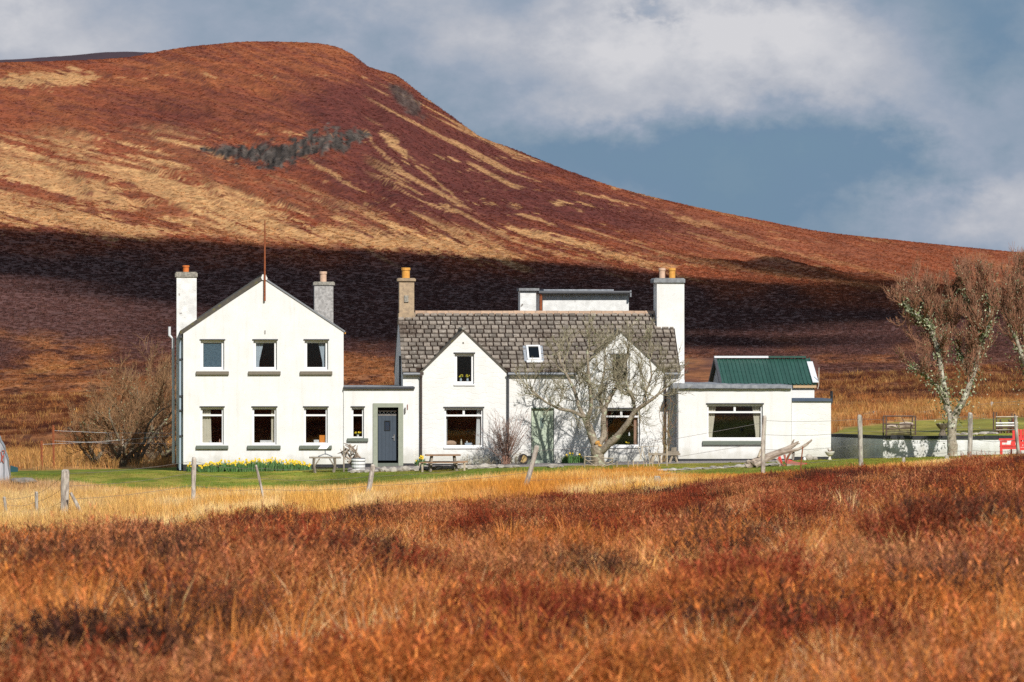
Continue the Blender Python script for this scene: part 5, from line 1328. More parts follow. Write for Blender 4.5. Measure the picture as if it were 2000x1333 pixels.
# the spreading bare tree in front of the second dormer
v0 = -3.4; T_ = Tree(11)
t0 = T_.limb(tp(v0, [(1167, 925), (1168, 905), (1167, 885), (1166, 872)]), .27, .22, 10)
LA = T_.limb(tp(v0, [(1166, 878), (1156, 850, .1), (1147, 828, .2), (1142, 815, .2)]), .17, .11)
LA1 = T_.limb(tp(v0, [(1143, 818, .2), (1131, 795, .3), (1124, 770, .5), (1112, 742, .7), (1098, 715, .9), (1088, 690, 1)]), .08, .03)
LA2 = T_.limb(tp(v0, [(1145, 820, .2), (1155, 795, .0), (1152, 760, -.2), (1149, 720, -.3), (1147, 690, -.3), (1150, 668, -.2)]), .09, .03)
LA3 = T_.limb(tp(v0, [(1140, 815, .2), (1118, 803, .1), (1092, 798, -.2), (1065, 784, -.4), (1042, 765, -.5), (1028, 752, -.6)]), .07, .018)
LB = T_.limb(tp(v0, [(1167, 873), (1179, 850, .2), (1178, 820, .3), (1184, 790, .4), (1200, 762, .6), (1213, 738, .8), (1222, 705, 1.0), (1228, 675, 1.1)]), .13, .03)
LB2 = T_.limb(tp(v0, [(1180, 812, .3), (1172, 780, .6), (1176, 745, .9), (1182, 712, 1.1), (1180, 680, 1.2)]), .07, .02)
LC = T_.limb(tp(v0, [(1168, 886), (1184, 871, -.2), (1206, 852, -.4), (1226, 826, -.6), (1240, 804, -.7), (1262, 788, -.9), (1284, 772, -1.0), (1300, 758, -1)]), .17, .03)
LC2 = T_.limb(tp(v0, [(1240, 804, -.7), (1236, 780, -.5), (1226, 758, -.4), (1222, 735, -.2)]), .07, .025)
LC3 = T_.limb(tp(v0, [(1256, 793, -.8), (1262, 765, -.7), (1272, 735, -.6), (1268, 700, -.5)]), .06, .02)
for L_, f_, c_ in ((LA1, .25, 9), (LA2, .2, 9), (LA3, .15, 9), (LB, .35, 12), (LB2, .3, 8), (LC, .5, 9), (LC2, .3, 6), (LC3, .25, 7)):
    T_.spawn(L_, f_, c_+2, .80, .024, 2, up=.13, wig=.30, kids=3, twig_r=.0065, lich=.12)
    T_.crust(L_, 110, 1.3, .045)
T_.crust(t0, 60, 1.05, .05)
tree1 = T_.finish('bare_tree', 'spreading lichen-grown bare tree standing before the second dormer and pale green door', 'tree', (U(1167, v0), v0, G(U(1167, v0), v0)-.02), BARK, TWIG)
mb = MB(); mb.blob((U(1166, v0), v0-.22, Z(865, 1168, v0)), (.10, .06, .09), 4, 2, .2); mb.blob((U(1170, v0), v0-.22, Z(870, 1168, v0)), (.08, .06, .05), 5, 2, .2)
single(mb, 'tree_fungus', mat('ochre_clay', (.55, .28, .07), .85, (.35, .2, .08), 8, .6), 'ochre rounded cap lodged in the fork of the bare tree', 'fungus', U(1168, v0), v0-.3, Z(872, 1168, v0))

def tall_tree(seed, v0, px0, limbs, base, label, group, mirror=1, twm=TWIGR):
    T_ = Tree(seed); f = lambda pts: tp(v0, [(px0+(q[0]-1860)*mirror,)+tuple(q[1:]) for q in pts])
    t0 = T_.limb(f([(1861, 893), (1860, 870), (1859, 845), (1861, 815)]), .20, .16, 9)
    T_.crust(t0, 70, 1.05, .05)
    for pts, r0, r1, f0, cnt, L_, red in limbs:
        lp = T_.limb(f(pts), r0*1.1, r1*1.4); T_.crust(lp, 300, 2.2, .10); T_.crust(lp, 260, 7.0, .07)
        T_.spawn(lp, f0, cnt, L_*.95, .03, 2, up=.33, wig=.25, kids=4, twig_r=.007, lich=.12)
    return T_.finish('lichened_tree', label, 'tree', base, BARKP, twm, group)
LIMBS = [([(1860, 820), (1850, 795, .2), (1845, 765, .3), (1840, 735, .2), (1836, 700, .3), (1826, 668, .4), (1818, 640, .4), (1810, 612, .3), (1803, 590, .2)], .12, .03, .38, 22, 1.05, 1),
         ([(1848, 790, .2), (1838, 765, 0), (1822, 745, -.2), (1800, 728, -.4), (1778, 716, -.5)], .06, .02, .35, 7, .5, 0),
         ([(1832, 690, .3), (1838, 655, .6), (1846, 620, .8), (1850, 590, .8)], .07, .025, .2, 10, .9, 1),
         ([(1818, 640, .4), (1800, 622, 0), (1778, 606, -.3), (1765, 592, -.4)], .05, .02, .2, 9, .75, 1),
         ([(1861, 820), (1872, 798, -.1), (1886, 772, -.2), (1898, 740, -.1), (1907, 705, 0), (1914, 672, 0), (1912, 640, .1), (1908, 605, .2), (1900, 575, .2)], .13, .03, .30, 24, 1.05, 1),
         ([(1898, 740, -.1), (1884, 712, .2), (1872, 690, .5), (1868, 665, .6)], .06, .02, .3, 7, .6, 0),
         ([(1913, 672, 0), (1925, 645, -.3), (1934, 610, -.4), (1930, 575, -.4)], .06, .02, .15, 10, .8, 1),
         ([(1909, 620, .1), (1893, 595, .3), (1880, 570, .4), (1884, 545, .5)], .05, .02, .1, 9, .8, 1)]
vt = V_of(246.5, 1860)
tall_tree(23, vt, 1860, LIMBS, (U(1860, vt), vt, G(U(1860, vt), vt)-.02), 'tall lichen-covered tree with reddish twig tops in front of the low limewashed wall', 'lichened trees at the right')
v2 = V_of(262, 2018); T_ = Tree(31); f = lambda pts: tp(v2, pts)
for pts, r0, r1, cnt in (([(2040, 852), (2034, 800), (2024, 760, .2), (2010, 730, .2), (1998, 700, .2), (1986, 665, .1), (1975, 640, 0), (1972, 610, 0)], .15, .03, 16),
                         ([(2012, 735, .2), (2008, 690, .4), (2002, 650, .5), (1994, 610, .5), (1988, 570, .4), (1985, 545, .4)], .09, .03, 20),
                         ([(2030, 780), (2040, 720, .3), (2036, 660, .3), (2024, 610, .2), (2015, 565, .2)], .10, .03, 16)):
    lp = T_.limb(f(pts), r0*1.1, r1*1.4); T_.crust(lp, 300, 2.2, .10); T_.crust(lp, 260, 7.0, .07); T_.spawn(lp, .25, cnt, .95, .03, 2, up=.33, wig=.25, kids=4, twig_r=.007, lich=.12)
T_.finish('lichened_tree', 'lichened tree at the right edge, cut off by the frame, beyond the wall', 'tree', (U(2040, v2), v2, G(U(2040, v2), v2)-.02), BARKP, TWIGR, 'lichened trees at the right')

# scrub at the left gable
scr = [(188, 912, 806, 262, 'leftmost of the scrubby bare trees left of the white gable, leaning left'), (222, 910, 795, 268, 'low twisted bare tree, second from the left in the scrub beside the tall house'), (240, 906, 770, 260, 'forked mossy bare tree in the middle of the scrub left of the tall house'),
       (264, 905, 758, 264, 'mossy bare tree with crossing stems, just right of the middle of the scrub'), (296, 902, 715, 270, 'taller bare scrub tree, second from the wall of the tall house'), (322, 902, 690, 266, 'tallest mossy bare tree, close against the left wall of the tall house')]
for i, (x, yb, yt, Yd, lab) in enumerate(scr):
    vv = V_of(Yd, x); T_ = Tree(50+i); zb = G(U(x, vv), vv)-.02; h = Z(yt, x, vv)-zb; u0 = U(x, vv)
    nl = 4 if i < 3 else 5
    for k in range(nl):
        a = (k-(nl-1)/2)*.42+R.gauss(0, .12)-(.25 if i == 0 else 0); hh = h*R.uniform(.62, .85); pts = [(u0, vv, zb)]
        for j in range(1, 6):
            f_ = j/5; pts.append((u0+math.sin(a)*hh*f_*.85+R.gauss(0, .07)+(.12 if j == 2 else 0)*(1 if k % 2 else -1), vv+R.gauss(0, .25)*f_*2, zb+hh*f_*(.9+.1*math.cos(a))))
        lp = T_.limb(pts, .09, .02, 6); T_.crust(lp, 45, 1.8, .06); T_.spawn(lp, .2, 6 if i < 4 else 8, h*.30, .022, 2, up=.12, wig=.34, kids=3, twig_r=.007, lich=.08)
    T_.finish('scrub_tree', lab, 'tree', (u0, vv, zb), mat('dark_mossy_bark', (.20, .15, .10), .9, (.09, .06, .04), 9, .8, bump=.6, spots=((.26, .27, .15), 5, .58)), TWIGB, 'bare scrub trees beside the left gable')

# wiry red-brown shrub on the wall
vv = -.9; T_ = Tree(77); u0 = U(988, vv); zb = G(u0, vv)
for k in range(34):
    a = R.gauss(0, .30); b_ = R.gauss(0, .2); h = R.uniform(1.0, 1.95)*math.cos(a*1.2); pts = [(u0+R.gauss(0, .09), vv+R.gauss(0, .06), zb-.05)]
    for j in range(1, 4): pts.append((u0+math.tan(a)*h*j/3*(.7+.3*j/3)+R.gauss(0, .02), vv+b_*h*j/3*.5, zb+h*j/3))
    lp = T_.limb(pts, .013, .006, 4); T_.spawn(lp, .3, 5, .42, .007, 1, up=.18, wig=.2, kids=2, twig_r=.0045, lich=0, cone=.5)
T_.finish('wiry_shrub', 'wiry leafless red-brown shrub fanning up the wall beside the drainpipe', 'shrub', (u0, vv, zb), mat('shrub_stems', (.30, .17, .12), .9, (.18, .09, .07), 4, .6), mat('shrub_twigs', (.33, .22, .17), .9, (.2, .12, .1), 4, .6))
# straggling climber at the corner of the extension
vv = -1.7; T_ = Tree(81); u0 = U(1300, vv); zb = G(u0, vv)
for k in range(7):
    pts = [(u0-.08+R.gauss(0, .05), vv, zb-.05)]; h = R.uniform(1.4, 2.5); s_ = R.gauss(.1, .25)
    for j in range(1, 6): pts.append((u0+s_*j/5*1.2+R.gauss(0, .05), vv+R.gauss(0, .08), zb+h*j/5))
    lp = T_.limb(pts, .025 if k < 3 else .012, .006, 5); T_.spawn(lp, .3, 5, .4, .007, 1, up=.1, wig=.35, kids=2, twig_r=.005, lich=0)
    for _ in range(60):
        p, r_ = lp[R.randrange(len(lp)//4, len(lp))]; T_.fleck(p+rv()*.16, .035, T_.lg)
T_.finish('climbing_shrub', 'straggling climber with small green leaves at the corner of the flat-roofed extension', 'climber', (u0, vv, zb), mat('climber_stems', (.32, .22, .10), .9, (.2, .13, .07), 4, .6), TWIGB)

# ================================================================= YARD
WOODG = mat('grey_timber', (.34, .29, .23), .9, (.19, .155, .12), 5, .8, bump=.6, bscale=20, sc=(1, 1, .3), rnd=.3)
WOODB = mat('brown_timber', (.36, .21, .12), .85, (.20, .12, .07), 6, .7, bump=.4, bscale=18, rnd=.3)
WOODP = mat('pale_timber', (.52, .43, .32), .9, (.32, .25, .18), 6, .7, bump=.4, bscale=18, rnd=.3)
POSTM = mat('silvered_post', (.52, .47, .40), .9, (.20, .165, .14), 9, .9, bump=.8, bscale=16, sc=(1, 1, .35), rnd=.25, spots=((.48, .50, .36), 7, .64))
WIREM = mat('fence_wire', (.30, .27, .25), .6, metal=.5)
ROCK = mat('pale_boulder', (.40, .36, .31), .9, (.20, .18, .155), 5, .8, bump=.6, bscale=14, rnd=.35)
DRIFT = mat('driftwood', (.44, .36, .29), .9, (.20, .14, .10), 6, .9, bump=.8, bscale=14, sc=(.5, 1, 1), rnd=.3)
REDP = mat('worn_red_paint', (.45, .10, .075), .8, (.30, .16, .12), 6, .7, bump=.4)
REDC = mat('red_paint', (.70, .055, .045), .55, (.55, .04, .035), 5, .5)
GREENL = mat('daffodil_leaves', (.06, .15, .035), .7, (.12, .20, .07), 6, .6, rnd=.9)
YEL = mat('daffodil_yellow', (.85, .62, .04), .6, (.8, .5, .03), 6, .4, rnd=.2)
GRAVEL = mat('gravel', (.27, .24, .23), .95, (.15, .13, .13), 22, .9, bump=.8, bscale=40, spots=((.40, .37, .33), 30, .6))
# gravel path along the fronts
def sheet(name, xa, xb, va, vb, m, lift=.012, kind='structure', wob=.25):
    nu, nv = int((xb-xa)/6)+1, 14; vs_ = []; fs = []
    for i in range(nu):
        xp = xa+(xb-xa)*i/(nu-1)
        for j in range(nv):
            f_ = j/(nv-1); w_ = (fbm(np.array([xp/25.]), np.array([3.]), 9, 3)[0]-.5)*wob*2 if j == 0 else 0
            vv = va+(vb-va)*f_+w_; u = U(xp, vv); vs_.append((u, vv, G(u, vv)+(lift if 0 < j < nv-1 and 0 < i < nu-1 else -.03)))
    for i in range(nu-1):
        for j in range(nv-1): fs.append((i*nv+j, (i+1)*nv+j, (i+1)*nv+j+1, i*nv+j+1))
    mb = MB(); mb.v = vs_; mb.f = fs; mb.m = [0]*len(fs); o = single(mb, name, m, None, None, U(xa), va, 0, kind=kind, smooth=True); return o
sheet('path', 676, 1546, -3.2, .1, GRAVEL, .03, wob=.5)
# stone edgings
def stones(name, label, xs, vfn, rfn, m=ROCK, flat=.6, tint=None, cat='stone edging'):
    x0 = xs[0]; T = thing(name, label, cat, U(x0, vfn(x0)), vfn(x0), G(U(x0, vfn(x0)), vfn(x0)))
    for i, x in enumerate(xs):
        vv = vfn(x)+R.gauss(0, .08); u = U(x, vv); r = rfn(x)*R.uniform(.7, 1.25); z = G(u, vv)
        MB().blob((u, vv, z+r*flat*.35), (r*R.uniform(.9, 1.4), r*.8, r*flat*R.uniform(.7, 1.1)), seed=i*7+int(x), sub=2, rough=.16).build('stone', m, T, smooth=False)
stones('stone_edging', 'row of pale rounded boulders edging the gravel below the blue door and picnic table', [694, 706, 716, 733, 748, 757, 768, 779, 790, 803, 815, 830, 843, 858, 873, 888, 903, 917, 932, 948, 962, 978, 994, 1008], lambda x: -3.5+(x-694)*.0004, lambda x: .19, cat='stone edging')
stones('stone_kerb', 'low kerb of flat pale stones in the grass below the extension', list(range(1237, 1520, 13)), lambda x: -9.0+(x-1237)*.004, lambda x: .17, flat=.45, cat='stone kerb')
stones('rubble_row', 'scatter of small pale stones below the doorstep of the blue door', [792, 800, 808, 815, 823, 831, 738, 750, 764], lambda x: -1.0, lambda x: .08, cat='rubble')
stones('boulder_pair', 'two pale boulders on the gravel edge left of the spreading bare tree', [1080, 1094], lambda x: -4.3, lambda x: .2, cat='boulders')
# daffodils
def daffodils(name, label, x0, x1, va, vb, n, h, fl, cat='daffodils'):
    mb = MB(); 
    for i in range(n):
        vv = R.uniform(va, vb); xp = R.uniform(x0, x1); u = U(xp, vv); z = G(u, vv); e_ = abs(2*(xp-x0)/(x1-x0)-1); hs = h*(1-.5*e_**3)*(.72+.55*fbm(np.array([xp/9.]), np.array([vv*2]), 5, 2)[0])*(1.2 if x1-x0 > 100 else 1)
        for k in range(6):
            a = R.random()*6.28; l = hs*R.uniform(.5, 1.15); w = .011; ux, vx = math.cos(a), math.sin(a); b = (u+ux*.03, vv+vx*.03)
            e = (b[0]+ux*.07*R.random(), b[1]+vx*.07*R.random())
            mb.face([(b[0]-w, b[1], z-.02), (b[0]+w, b[1], z-.02), (e[0]+w*.7, e[1], z+l*.8), (e[0]-w*.7, e[1], z+l*.8)], 0); mb.face([(e[0]-w*.7, e[1], z+l*.8), (e[0]+w*.7, e[1], z+l*.8), (e[0]+ux*.03, e[1]+vx*.03, z+l)], 0)
        if R.random() < fl:
            c = Vector((u, vv-.02, z+hs*R.uniform(.8, 1.35))); r = .047; mb.tube([(u, vv, z), tuple(c)], .004, 3, 0)
            for k in range(6):
                a = k/6*6.283+R.random()*.3; p = c+Vector((math.cos(a)*r, -.01, math.sin(a)*r)); q = c+Vector((math.cos(a+.6)*r*.55, 0, math.sin(a+.6)*r*.55)); q2 = c+Vector((math.cos(a-.6)*r*.55, 0, math.sin(a-.6)*r*.55))
                mb.face([tuple(c), tuple(q), tuple(p), tuple(q2)], 1)
            mb.tube([tuple(c), tuple(c+Vector((0, -.035, -.005)))], [.014, .02], 6, 1)
    return single(mb, name, [GREENL, YEL], label, cat, U((x0+x1)/2, va), va, G(U((x0+x1)/2, va), va), kind='stuff')
daffodils('daffodil_bed', 'bed of yellow daffodils with green leaves along the foot of the tall gable', 388, 606, -1.1, -.25, 350, .30, .6)
daffodils('daffodil_clump', 'small clump of daffodils beside the left gable corner post', 366, 378, -.6, -.3, 10, .28, .7)
daffodils('daffodil_clump', 'small daffodil clump at the drainpipe between the blue door and picnic table', 812, 830, -.9, -.5, 30, .36, .4)
daffodils('daffodil_clump', 'dark green daffodil leaves with few flowers left of the bare tree trunk', 1096, 1142, -1.1, -.5, 90, .34, .06)
# low dead herbs along the house wall
mb = MB()
for i in range(150):
    xp = R.choice([R.uniform(905, 965), R.uniform(1005, 1035), R.uniform(925, 1000)]); vv = R.uniform(-.7, -.15); u = U(xp, vv); z = G(u, vv); h = R.uniform(.12, .45)
    mb.tube([(u, vv, z), (u+R.gauss(0, .04), vv+R.gauss(0, .03), z+h)], [.006, .003], 3)
    for k in range(4): zz = z+h*R.uniform(.3, 1); mb.face([(u, vv, zz), (u+R.gauss(0, .03), vv, zz+.02), (u+R.gauss(0, .04), vv, zz+.05)])
single(mb, 'wall_foot_herbs', mat('grey_herbs', (.24, .25, .20), .9, (.30, .22, .13), 3, .8, rnd=.6), 'grey-green dead herbs along the foot of the long house wall', 'herbs', U(950, -.4), -.4, G(U(950), -.4), kind='stuff')
# planks helper
def legs_board(T, name, m, *box): return MB().box(*box).jitter(.012, R.randrange(999)).build(name, m, T)
# bench table with the dish
vb = -3.0; zb = G(U(638, vb), vb); zt = Z(892.5, 638, vb)
T = thing('potting_bench', 'weathered wooden bench table below the orange box window of the tall house', 'bench', U(638, vb), vb, zb)
for j in range(4): legs_board(T, 'top_plank', WOODG, U(604, vb)+.02, U(666, vb), vb+.17*j, vb+.17*j+.16, zt-.06, zt)
for (a, b_) in ((610, 614), (658, 662)):
    for q in (0, .52): 
        mb = MB(); s_ = 1 if a < 620 else -1; mb.tube([(U(a, vb)+.08*s_, vb+.07+q, zt-.06), (U(a, vb)+.06*s_, vb+.07+q, zt-.25), (U(a, vb)+.12*s_, vb+.07+q, zb-.05)], [.055, .045, .05], 6); mb.build('leg', WOODG, T)
    mb = MB(); mb.tube([(U(a, vb)+.1*s_, vb+.07, zt-.34), (U(a, vb)+.28*s_, vb+.07, zt-.07)], .025, 5); mb.build('brace', WOODG, T)
legs_board(T, 'shelf', WOODG, U(612, vb), U(660, vb), vb+.5, vb+.6, zb+.15, zb+.2)
zt2 = zt+.003
T = thing('satellite_dish', 'white tilted rectangular dish on a short grey mast standing on the bench table', 'dish', U(636, vb), vb+.3, zt2)
mb = MB(); mb.tube([(U(636, vb), vb+.3, zt2+.08), (U(635.5, vb), vb+.3, zt2+.36)], .022, 6); mb.build('mast', GUTTERG, T)
for a in (-1, 1):
    for b_ in (-1, 1): mb = MB(); mb.tube([(U(636, vb), vb+.3, zt2+.12), (U(636, vb)+a*.26, vb+.3+b_*.22, zt2+.015)], .018, 5); mb.build('foot', GUTTERG, T)
mb = MB(); c = Vector((U(635, vb), vb+.3, zt2+.42)); e1 = Vector((.17, .1, .0)); e2 = Vector((.10, .18, .11)); nn = e1.cross(e2).normalized()*.02
mb.slab([tuple(c-e1-e2*1.0), tuple(c+e1-e2), tuple(c+e1+e2), tuple(c-e1+e2)], .035); mb.build('panel', UPVC, T)
# striped tub and driftwood heap
vb = -2.9; zb = G(U(700, vb), vb)
T = thing('striped_tub', 'white tub with thin black stripes beside the driftwood heap', 'tub', U(700, vb), vb, zb)
uc = U(700, vb)
for k in range(4):
    z0 = zb+.02+k*.125; mb = MB(); r_ = .24+.012*k; mb.lathe(uc, vb, [(r_, z0), (r_+.012, z0+.05), (r_+.006, z0+.095)], 16); mb.build('white_band', UPVC, T, smooth=False)
    mb = MB(); mb.lathe(uc, vb, [(r_-.01, z0+.095), (r_-.005, z0+.125)], 16); mb.build('black_band', GUTTER, T)
T = thing('driftwood_heap', 'tangled heap of grey roots and driftwood behind the striped tub', 'driftwood', U(688, vb), vb+.3, zb)
for k in range(26):
    x0, y0 = R.uniform(674, 694), R.uniform(876, 908); vv = vb+R.uniform(0, .6); p = Vector((U(x0, vv), vv, Z(y0, x0, vv))); d = Vector((R.gauss(.2, .6), R.gauss(0, .4), R.gauss(-.1, .6))).normalized(); q = p+d*R.uniform(.2, .5)
    mb = MB(); mb.tube([tuple(p), tuple((p+q)/2+rv()*.05), tuple(q)], [.035*R.uniform(.5, 1.4), .03, .012], 5); mb.build('root', DRIFT, T)
for (a, b_) in (((683, 868), (705, 896)), ((688, 872), (700, 893)), ((676, 880), (690, 900))):
    mb = MB(); mb.tube([(U(a[0], vb), vb+.2, Z(a[1], 690, vb)), (U(b_[0], vb), vb+.25, Z(b_[1], 690, vb))], [.035, .05], 6); mb.build('branch', DRIFT, T)
mb = MB(); mb.tube([(U(671.5, vb), vb, Z(871, 671, vb)), (U(671.5, vb), vb, zb-.1)], .03, 6); single(mb, 'short_post', WOODG, 'thin upright grey post at the corner of the tall house beside the driftwood heap', 'post', U(671.5, vb), vb, zb)
# picnic table
vb = -4.0; xm = 866; zb = G(U(xm, vb), vb); zt = Z(887.5, xm, vb); T = thing('picnic_table', 'weathered wooden picnic table with attached benches in front of the big window', 'picnic table', U(xm, vb), vb, zb)
for j in range(5): legs_board(T, 'top_plank', WOODB, U(831, vb), U(899, vb), vb-.40+.16*j, vb-.40+.16*j+.148, zt-.05, zt)
zs = Z(902, xm, vb-.6)
for sg, xa, xb in ((-1, 820, 905), (1, 828, 913)):
    for j in range(2): 
        vv = vb+sg*(.62+.15*j); legs_board(T, 'seat_plank', WOODB, U(xa, vv), U(xb, vv), vv-.07, vv+.07, zs-.045, zs)
for xx in (840, 890):
    u = U(xx, vb)
    for sg in (-1, 1):
        mb = MB(); mb.tube([(u+(.06 if xx < 866 else -.06), vb+sg*.2, zt-.05), (u-(.03 if xx < 866 else -.03), vb+sg*.62, zb-.1)], [.05, .055], 4); mb.build('leg', WOODG, T)
    MB().box(u-.03, u+.03, vb-.8, vb+.8, zs-.12, zs-.047).build('cross_beam', WOODG, T)
for xx, vv in ((823, -.75), (908, .72), (822, .7), (905, -.75)):
    MB().box(U(xx, vb)-.035, U(xx, vb)+.035, vb+vv-.03, vb+vv+.03, zb-.15, zs-.047).build('prop', WOODP, T)
# pot lying on its side
vb = -1.3; u = U(1024, vb); zb = G(u, vb); T = thing('fallen_pot', 'round dark-rimmed pot lying on its side left of the pale green door', 'pot', u, vb, zb)
mb = MB(); mb.tube([(u-.05, vb-.12, zb+.24), (u+.02, vb+.2, zb+.2)], [.20, .15], 14); mb.build('pot', mat('dark_brown_pot', (.05, .04, .035), .6), T)
mb = MB(); mb.tube([(u-.052, vb-.13, zb+.242), (u-.05, vb-.125, zb+.241)], [.15, .15], 14); mb.build('soil', mat('ochre_fill', (.50, .34, .14), .9), T)
MB().box(U(1029, vb), U(1038, vb), vb+.1, vb+.35, zb, zb+.35).build('stand', SILLG, T)
# hurdle of old pallet rails around the tree foot
vb = -4.6; zb = G(U(1168, vb), vb); T = thing('pallet_hurdle', 'low hurdle of old pallet rails standing round the foot of the bare tree', 'hurdle', U(1168, vb), vb, zb-.1)
for (xa, ya, xb, yb, r_, dv) in ((1142, 893, 1141, 921, .05, 0), (1196, 894, 1198, 918, .04, .2), (1141, 891.5, 1164, 893, .035, .1), (1176, 894, 1199, 896, .035, .1), (1143, 897, 1164, 911, .03, .15), (1176, 911, 1199, 899, .035, .15), (1143, 908, 1162, 909, .03, .1), (1144, 920, 1204, 904, .032, -.3), (1143, 901, 1163, 899, .03, .2), (1178, 903, 1197, 904, .025, .2)):
    mb = MB(); mb.tube([(U(xa, vb), vb+dv, Z(ya, xa, vb)), (U(xb, vb), vb+dv, Z(yb, xb, vb))], r_, 4, flat=.5); mb.build('rail', WOODP, T)
# little row of canes
vb = -5.0; T = thing('cane_fence', 'straggling row of thin pale canes and sticks right of the bare tree', 'cane fence', U(1250, vb), vb, G(U(1250, vb), vb)-.1)
for (xa, ya, xb, yb, r_) in ((1205, 901, 1205, 921, .024), (1227, 901, 1227, 921, .022), (1237, 899, 1236, 923, .028), (1245, 902, 1246, 921, .022), (1257, 900, 1257, 920, .018), (1262, 903, 1262, 922, .016), (1269, 884, 1269, 925, .02), (1281, 882, 1272, 922, .018), (1282, 885, 1290, 918, .016), (1302, 870, 1302, 926, .026), (1246, 872, 1253, 898, .012), (1253, 873, 1262, 900, .013), (1268, 874, 1266, 892, .012), (1287, 872, 1282, 892, .013), (1255, 873, 1249, 899, .012), (1241, 873, 1288, 871, .010)):
    mb = MB(); mb.tube([(U(xa, vb), vb, Z(ya, xa, vb)), (U((xa+xb)/2+R.gauss(0, .6), vb), vb, Z((ya+yb)/2, xa, vb)), (U(xb, vb), vb, Z(yb, xb, vb))], r_, 5); mb.build('cane', WOODP, T)
# trestle
vb = -2.6; zb = G(U(1305, vb), vb); zt = Z(884, 1305, vb); T = thing('trestle_bench', 'rough timber trestle bench with splayed legs at the corner of the extension', 'bench', U(1305, vb), vb, zb)
legs_board(T, 'top', WOODG, U(1268, vb), U(1328, vb), vb-.2, vb+.2, zt-.10, zt-.02); legs_board(T, 'top', WOODG, U(1300, vb), U(1326, vb), vb-.15, vb+.2, zt-.018, zt+.05)
MB().box(U(1311, vb), U(1321, vb), vb-.1, vb+.15, zt+.055, zt+.2).jitter(.03).build('block', WOODG, T)
for (a, b_) in ((1276, 1270), (1288, 1291), (1313, 1306), (1318, 1323)):
    for q in (-.12, .14): mb = MB(); mb.tube([(U(a, vb), vb+q, zt-.1), (U(b_, vb), vb+q*1.6, zb-.03)], .04, 4); mb.build('leg', WOODP if q < 0 else WOODG, T)
# spigot below the first ground window
# ---- the leaning front fence
T = thing('leaning_fence', 'old wire fence on leaning silvered posts crossing in front of the yard', 'fence', U(1000, -48), -48, G(U(1000, -48), -48))
FP = [(8, 970, 14, 1014, .05, 202), (71, 960, 74, 1022, .055, 202), (128, 917, 124, 1024, .135, 201), (379, 893, 377, 992, .075, 203), (500, 908, 521, 994, .040, 203), (729, 907, 710, 982, .085, 204), (1049, 870, 1018, 966, .085, 204), (1284, 930, 1284, 952, .12, 200),
      (1493, 812, 1490, 935, .075, 212), (1679, 810, 1682, 916, .085, 216), (1895, 806, 1893, 898, .085, 219), (1983, 812, 1991, 896, .06, 221)]
fp3 = []
for i, (xt, yt, xb, yb, r_, Yd) in enumerate(FP):
    va, vt_ = V_of(Yd, xb), V_of(Yd, xt); zb_ = min(Z(yb, xb, va), G(U(xb, va), va))-.15; pb_ = Vector((U(xb, va), va, zb_)); pt_ = Vector((U(xt, vt_), vt_, Z(yt, xt, vt_)))
    mid = (pb_+pt_)/2+Vector((R.gauss(0, .02), 0, 0)); q1 = pb_.lerp(pt_, .97)
    mb = MB(); mb.tube([tuple(pb_), tuple(pb_.lerp(mid, .5)), tuple(mid), tuple(mid.lerp(q1, .5)), tuple(q1), tuple(pt_)], [r_, r_*1.02, r_*.95, r_*1.0, r_*.93, r_*.62], 9); mb.jitter(.018, i); mb.build('post', POSTM, T); fp3.append((pb_, pt_, r_))
mb = MB(); va = V_of(200.6, 138); mb.tube([(U(138, va), va, Z(962, 138, va)), (U(150, va), va, Z(985, 150, va)), (U(164, va), va, Z(1014, 164, va))], [.045, .055, .06], 7); mb.jitter(.015, 3); mb.build('brace', POSTM, T)
for a, b_ in zip(fp3[:-1], fp3[1:]):
    for f_ in (.28, .5, .72, .93):
        if a[2] > .11 and fp3.index(a) == 7 or b_ is fp3[7]: continue
        p, q = a[0].lerp(a[1], f_), b_[0].lerp(b_[1], f_); m_ = (p+q)/2-Vector((0, 0, .05+.05*R.random())); mb = MB(); mb.tube([tuple(p), tuple(p.lerp(m_, .5)-Vector((0, 0, .02))), tuple(m_), tuple(q.lerp(m_, .5)-Vector((0, 0, .02))), tuple(q)], .006, 3); mb.build('wire', WIREM, T)
a, b_ = fp3[6], fp3[8]
for f_ in (.35, .6, .9):
    p, q = a[0].lerp(a[1], f_), b_[0].lerp(b_[1], f_); mb = MB(); mb.tube([tuple(p), tuple((p+q)/2-Vector((0, 0, .22))), tuple(q)], .006, 3); mb.build('wire', WIREM, T)
# thin bleached stake and wires near the driftwood
va = -30; 
mb = MB(); mb.tube([(U(1568, va), va, Z(872, 1568, va)), (U(1565, va), va, Z(900, 1565, va)), (U(1562, va), va, Z(930, 1562, va)-.2)], [.022, .025, .025], 5)
single(mb, 'iron_stake', RUSTM, 'thin dark rusty stake in the grass in front of the red wreckage', 'stake', U(1562, va), va, Z(930, 1562, va)-.2)
for (x, y0, y1, Yd, r_, lab) in ((1765, 893, 913, 214, .055, 'left one of two short pale post stumps on the lawn edge before the low wall'), (1849, 889, 905, 216, .075, 'right one of two short pale post stumps, below the lichened tree')):
    va = V_of(Yd, x); zg_ = G(U(x, va), va)-.1; mb = MB(); mb.tube([(U(x, va), va, zg_), (U(x, va), va, Z(y0, x, va))], r_, 7); mb.jitter(.015, 5); single(mb, 'post_stump', POSTM, lab, 'post', U(x, va), va, zg_, 'post stumps before the low wall')
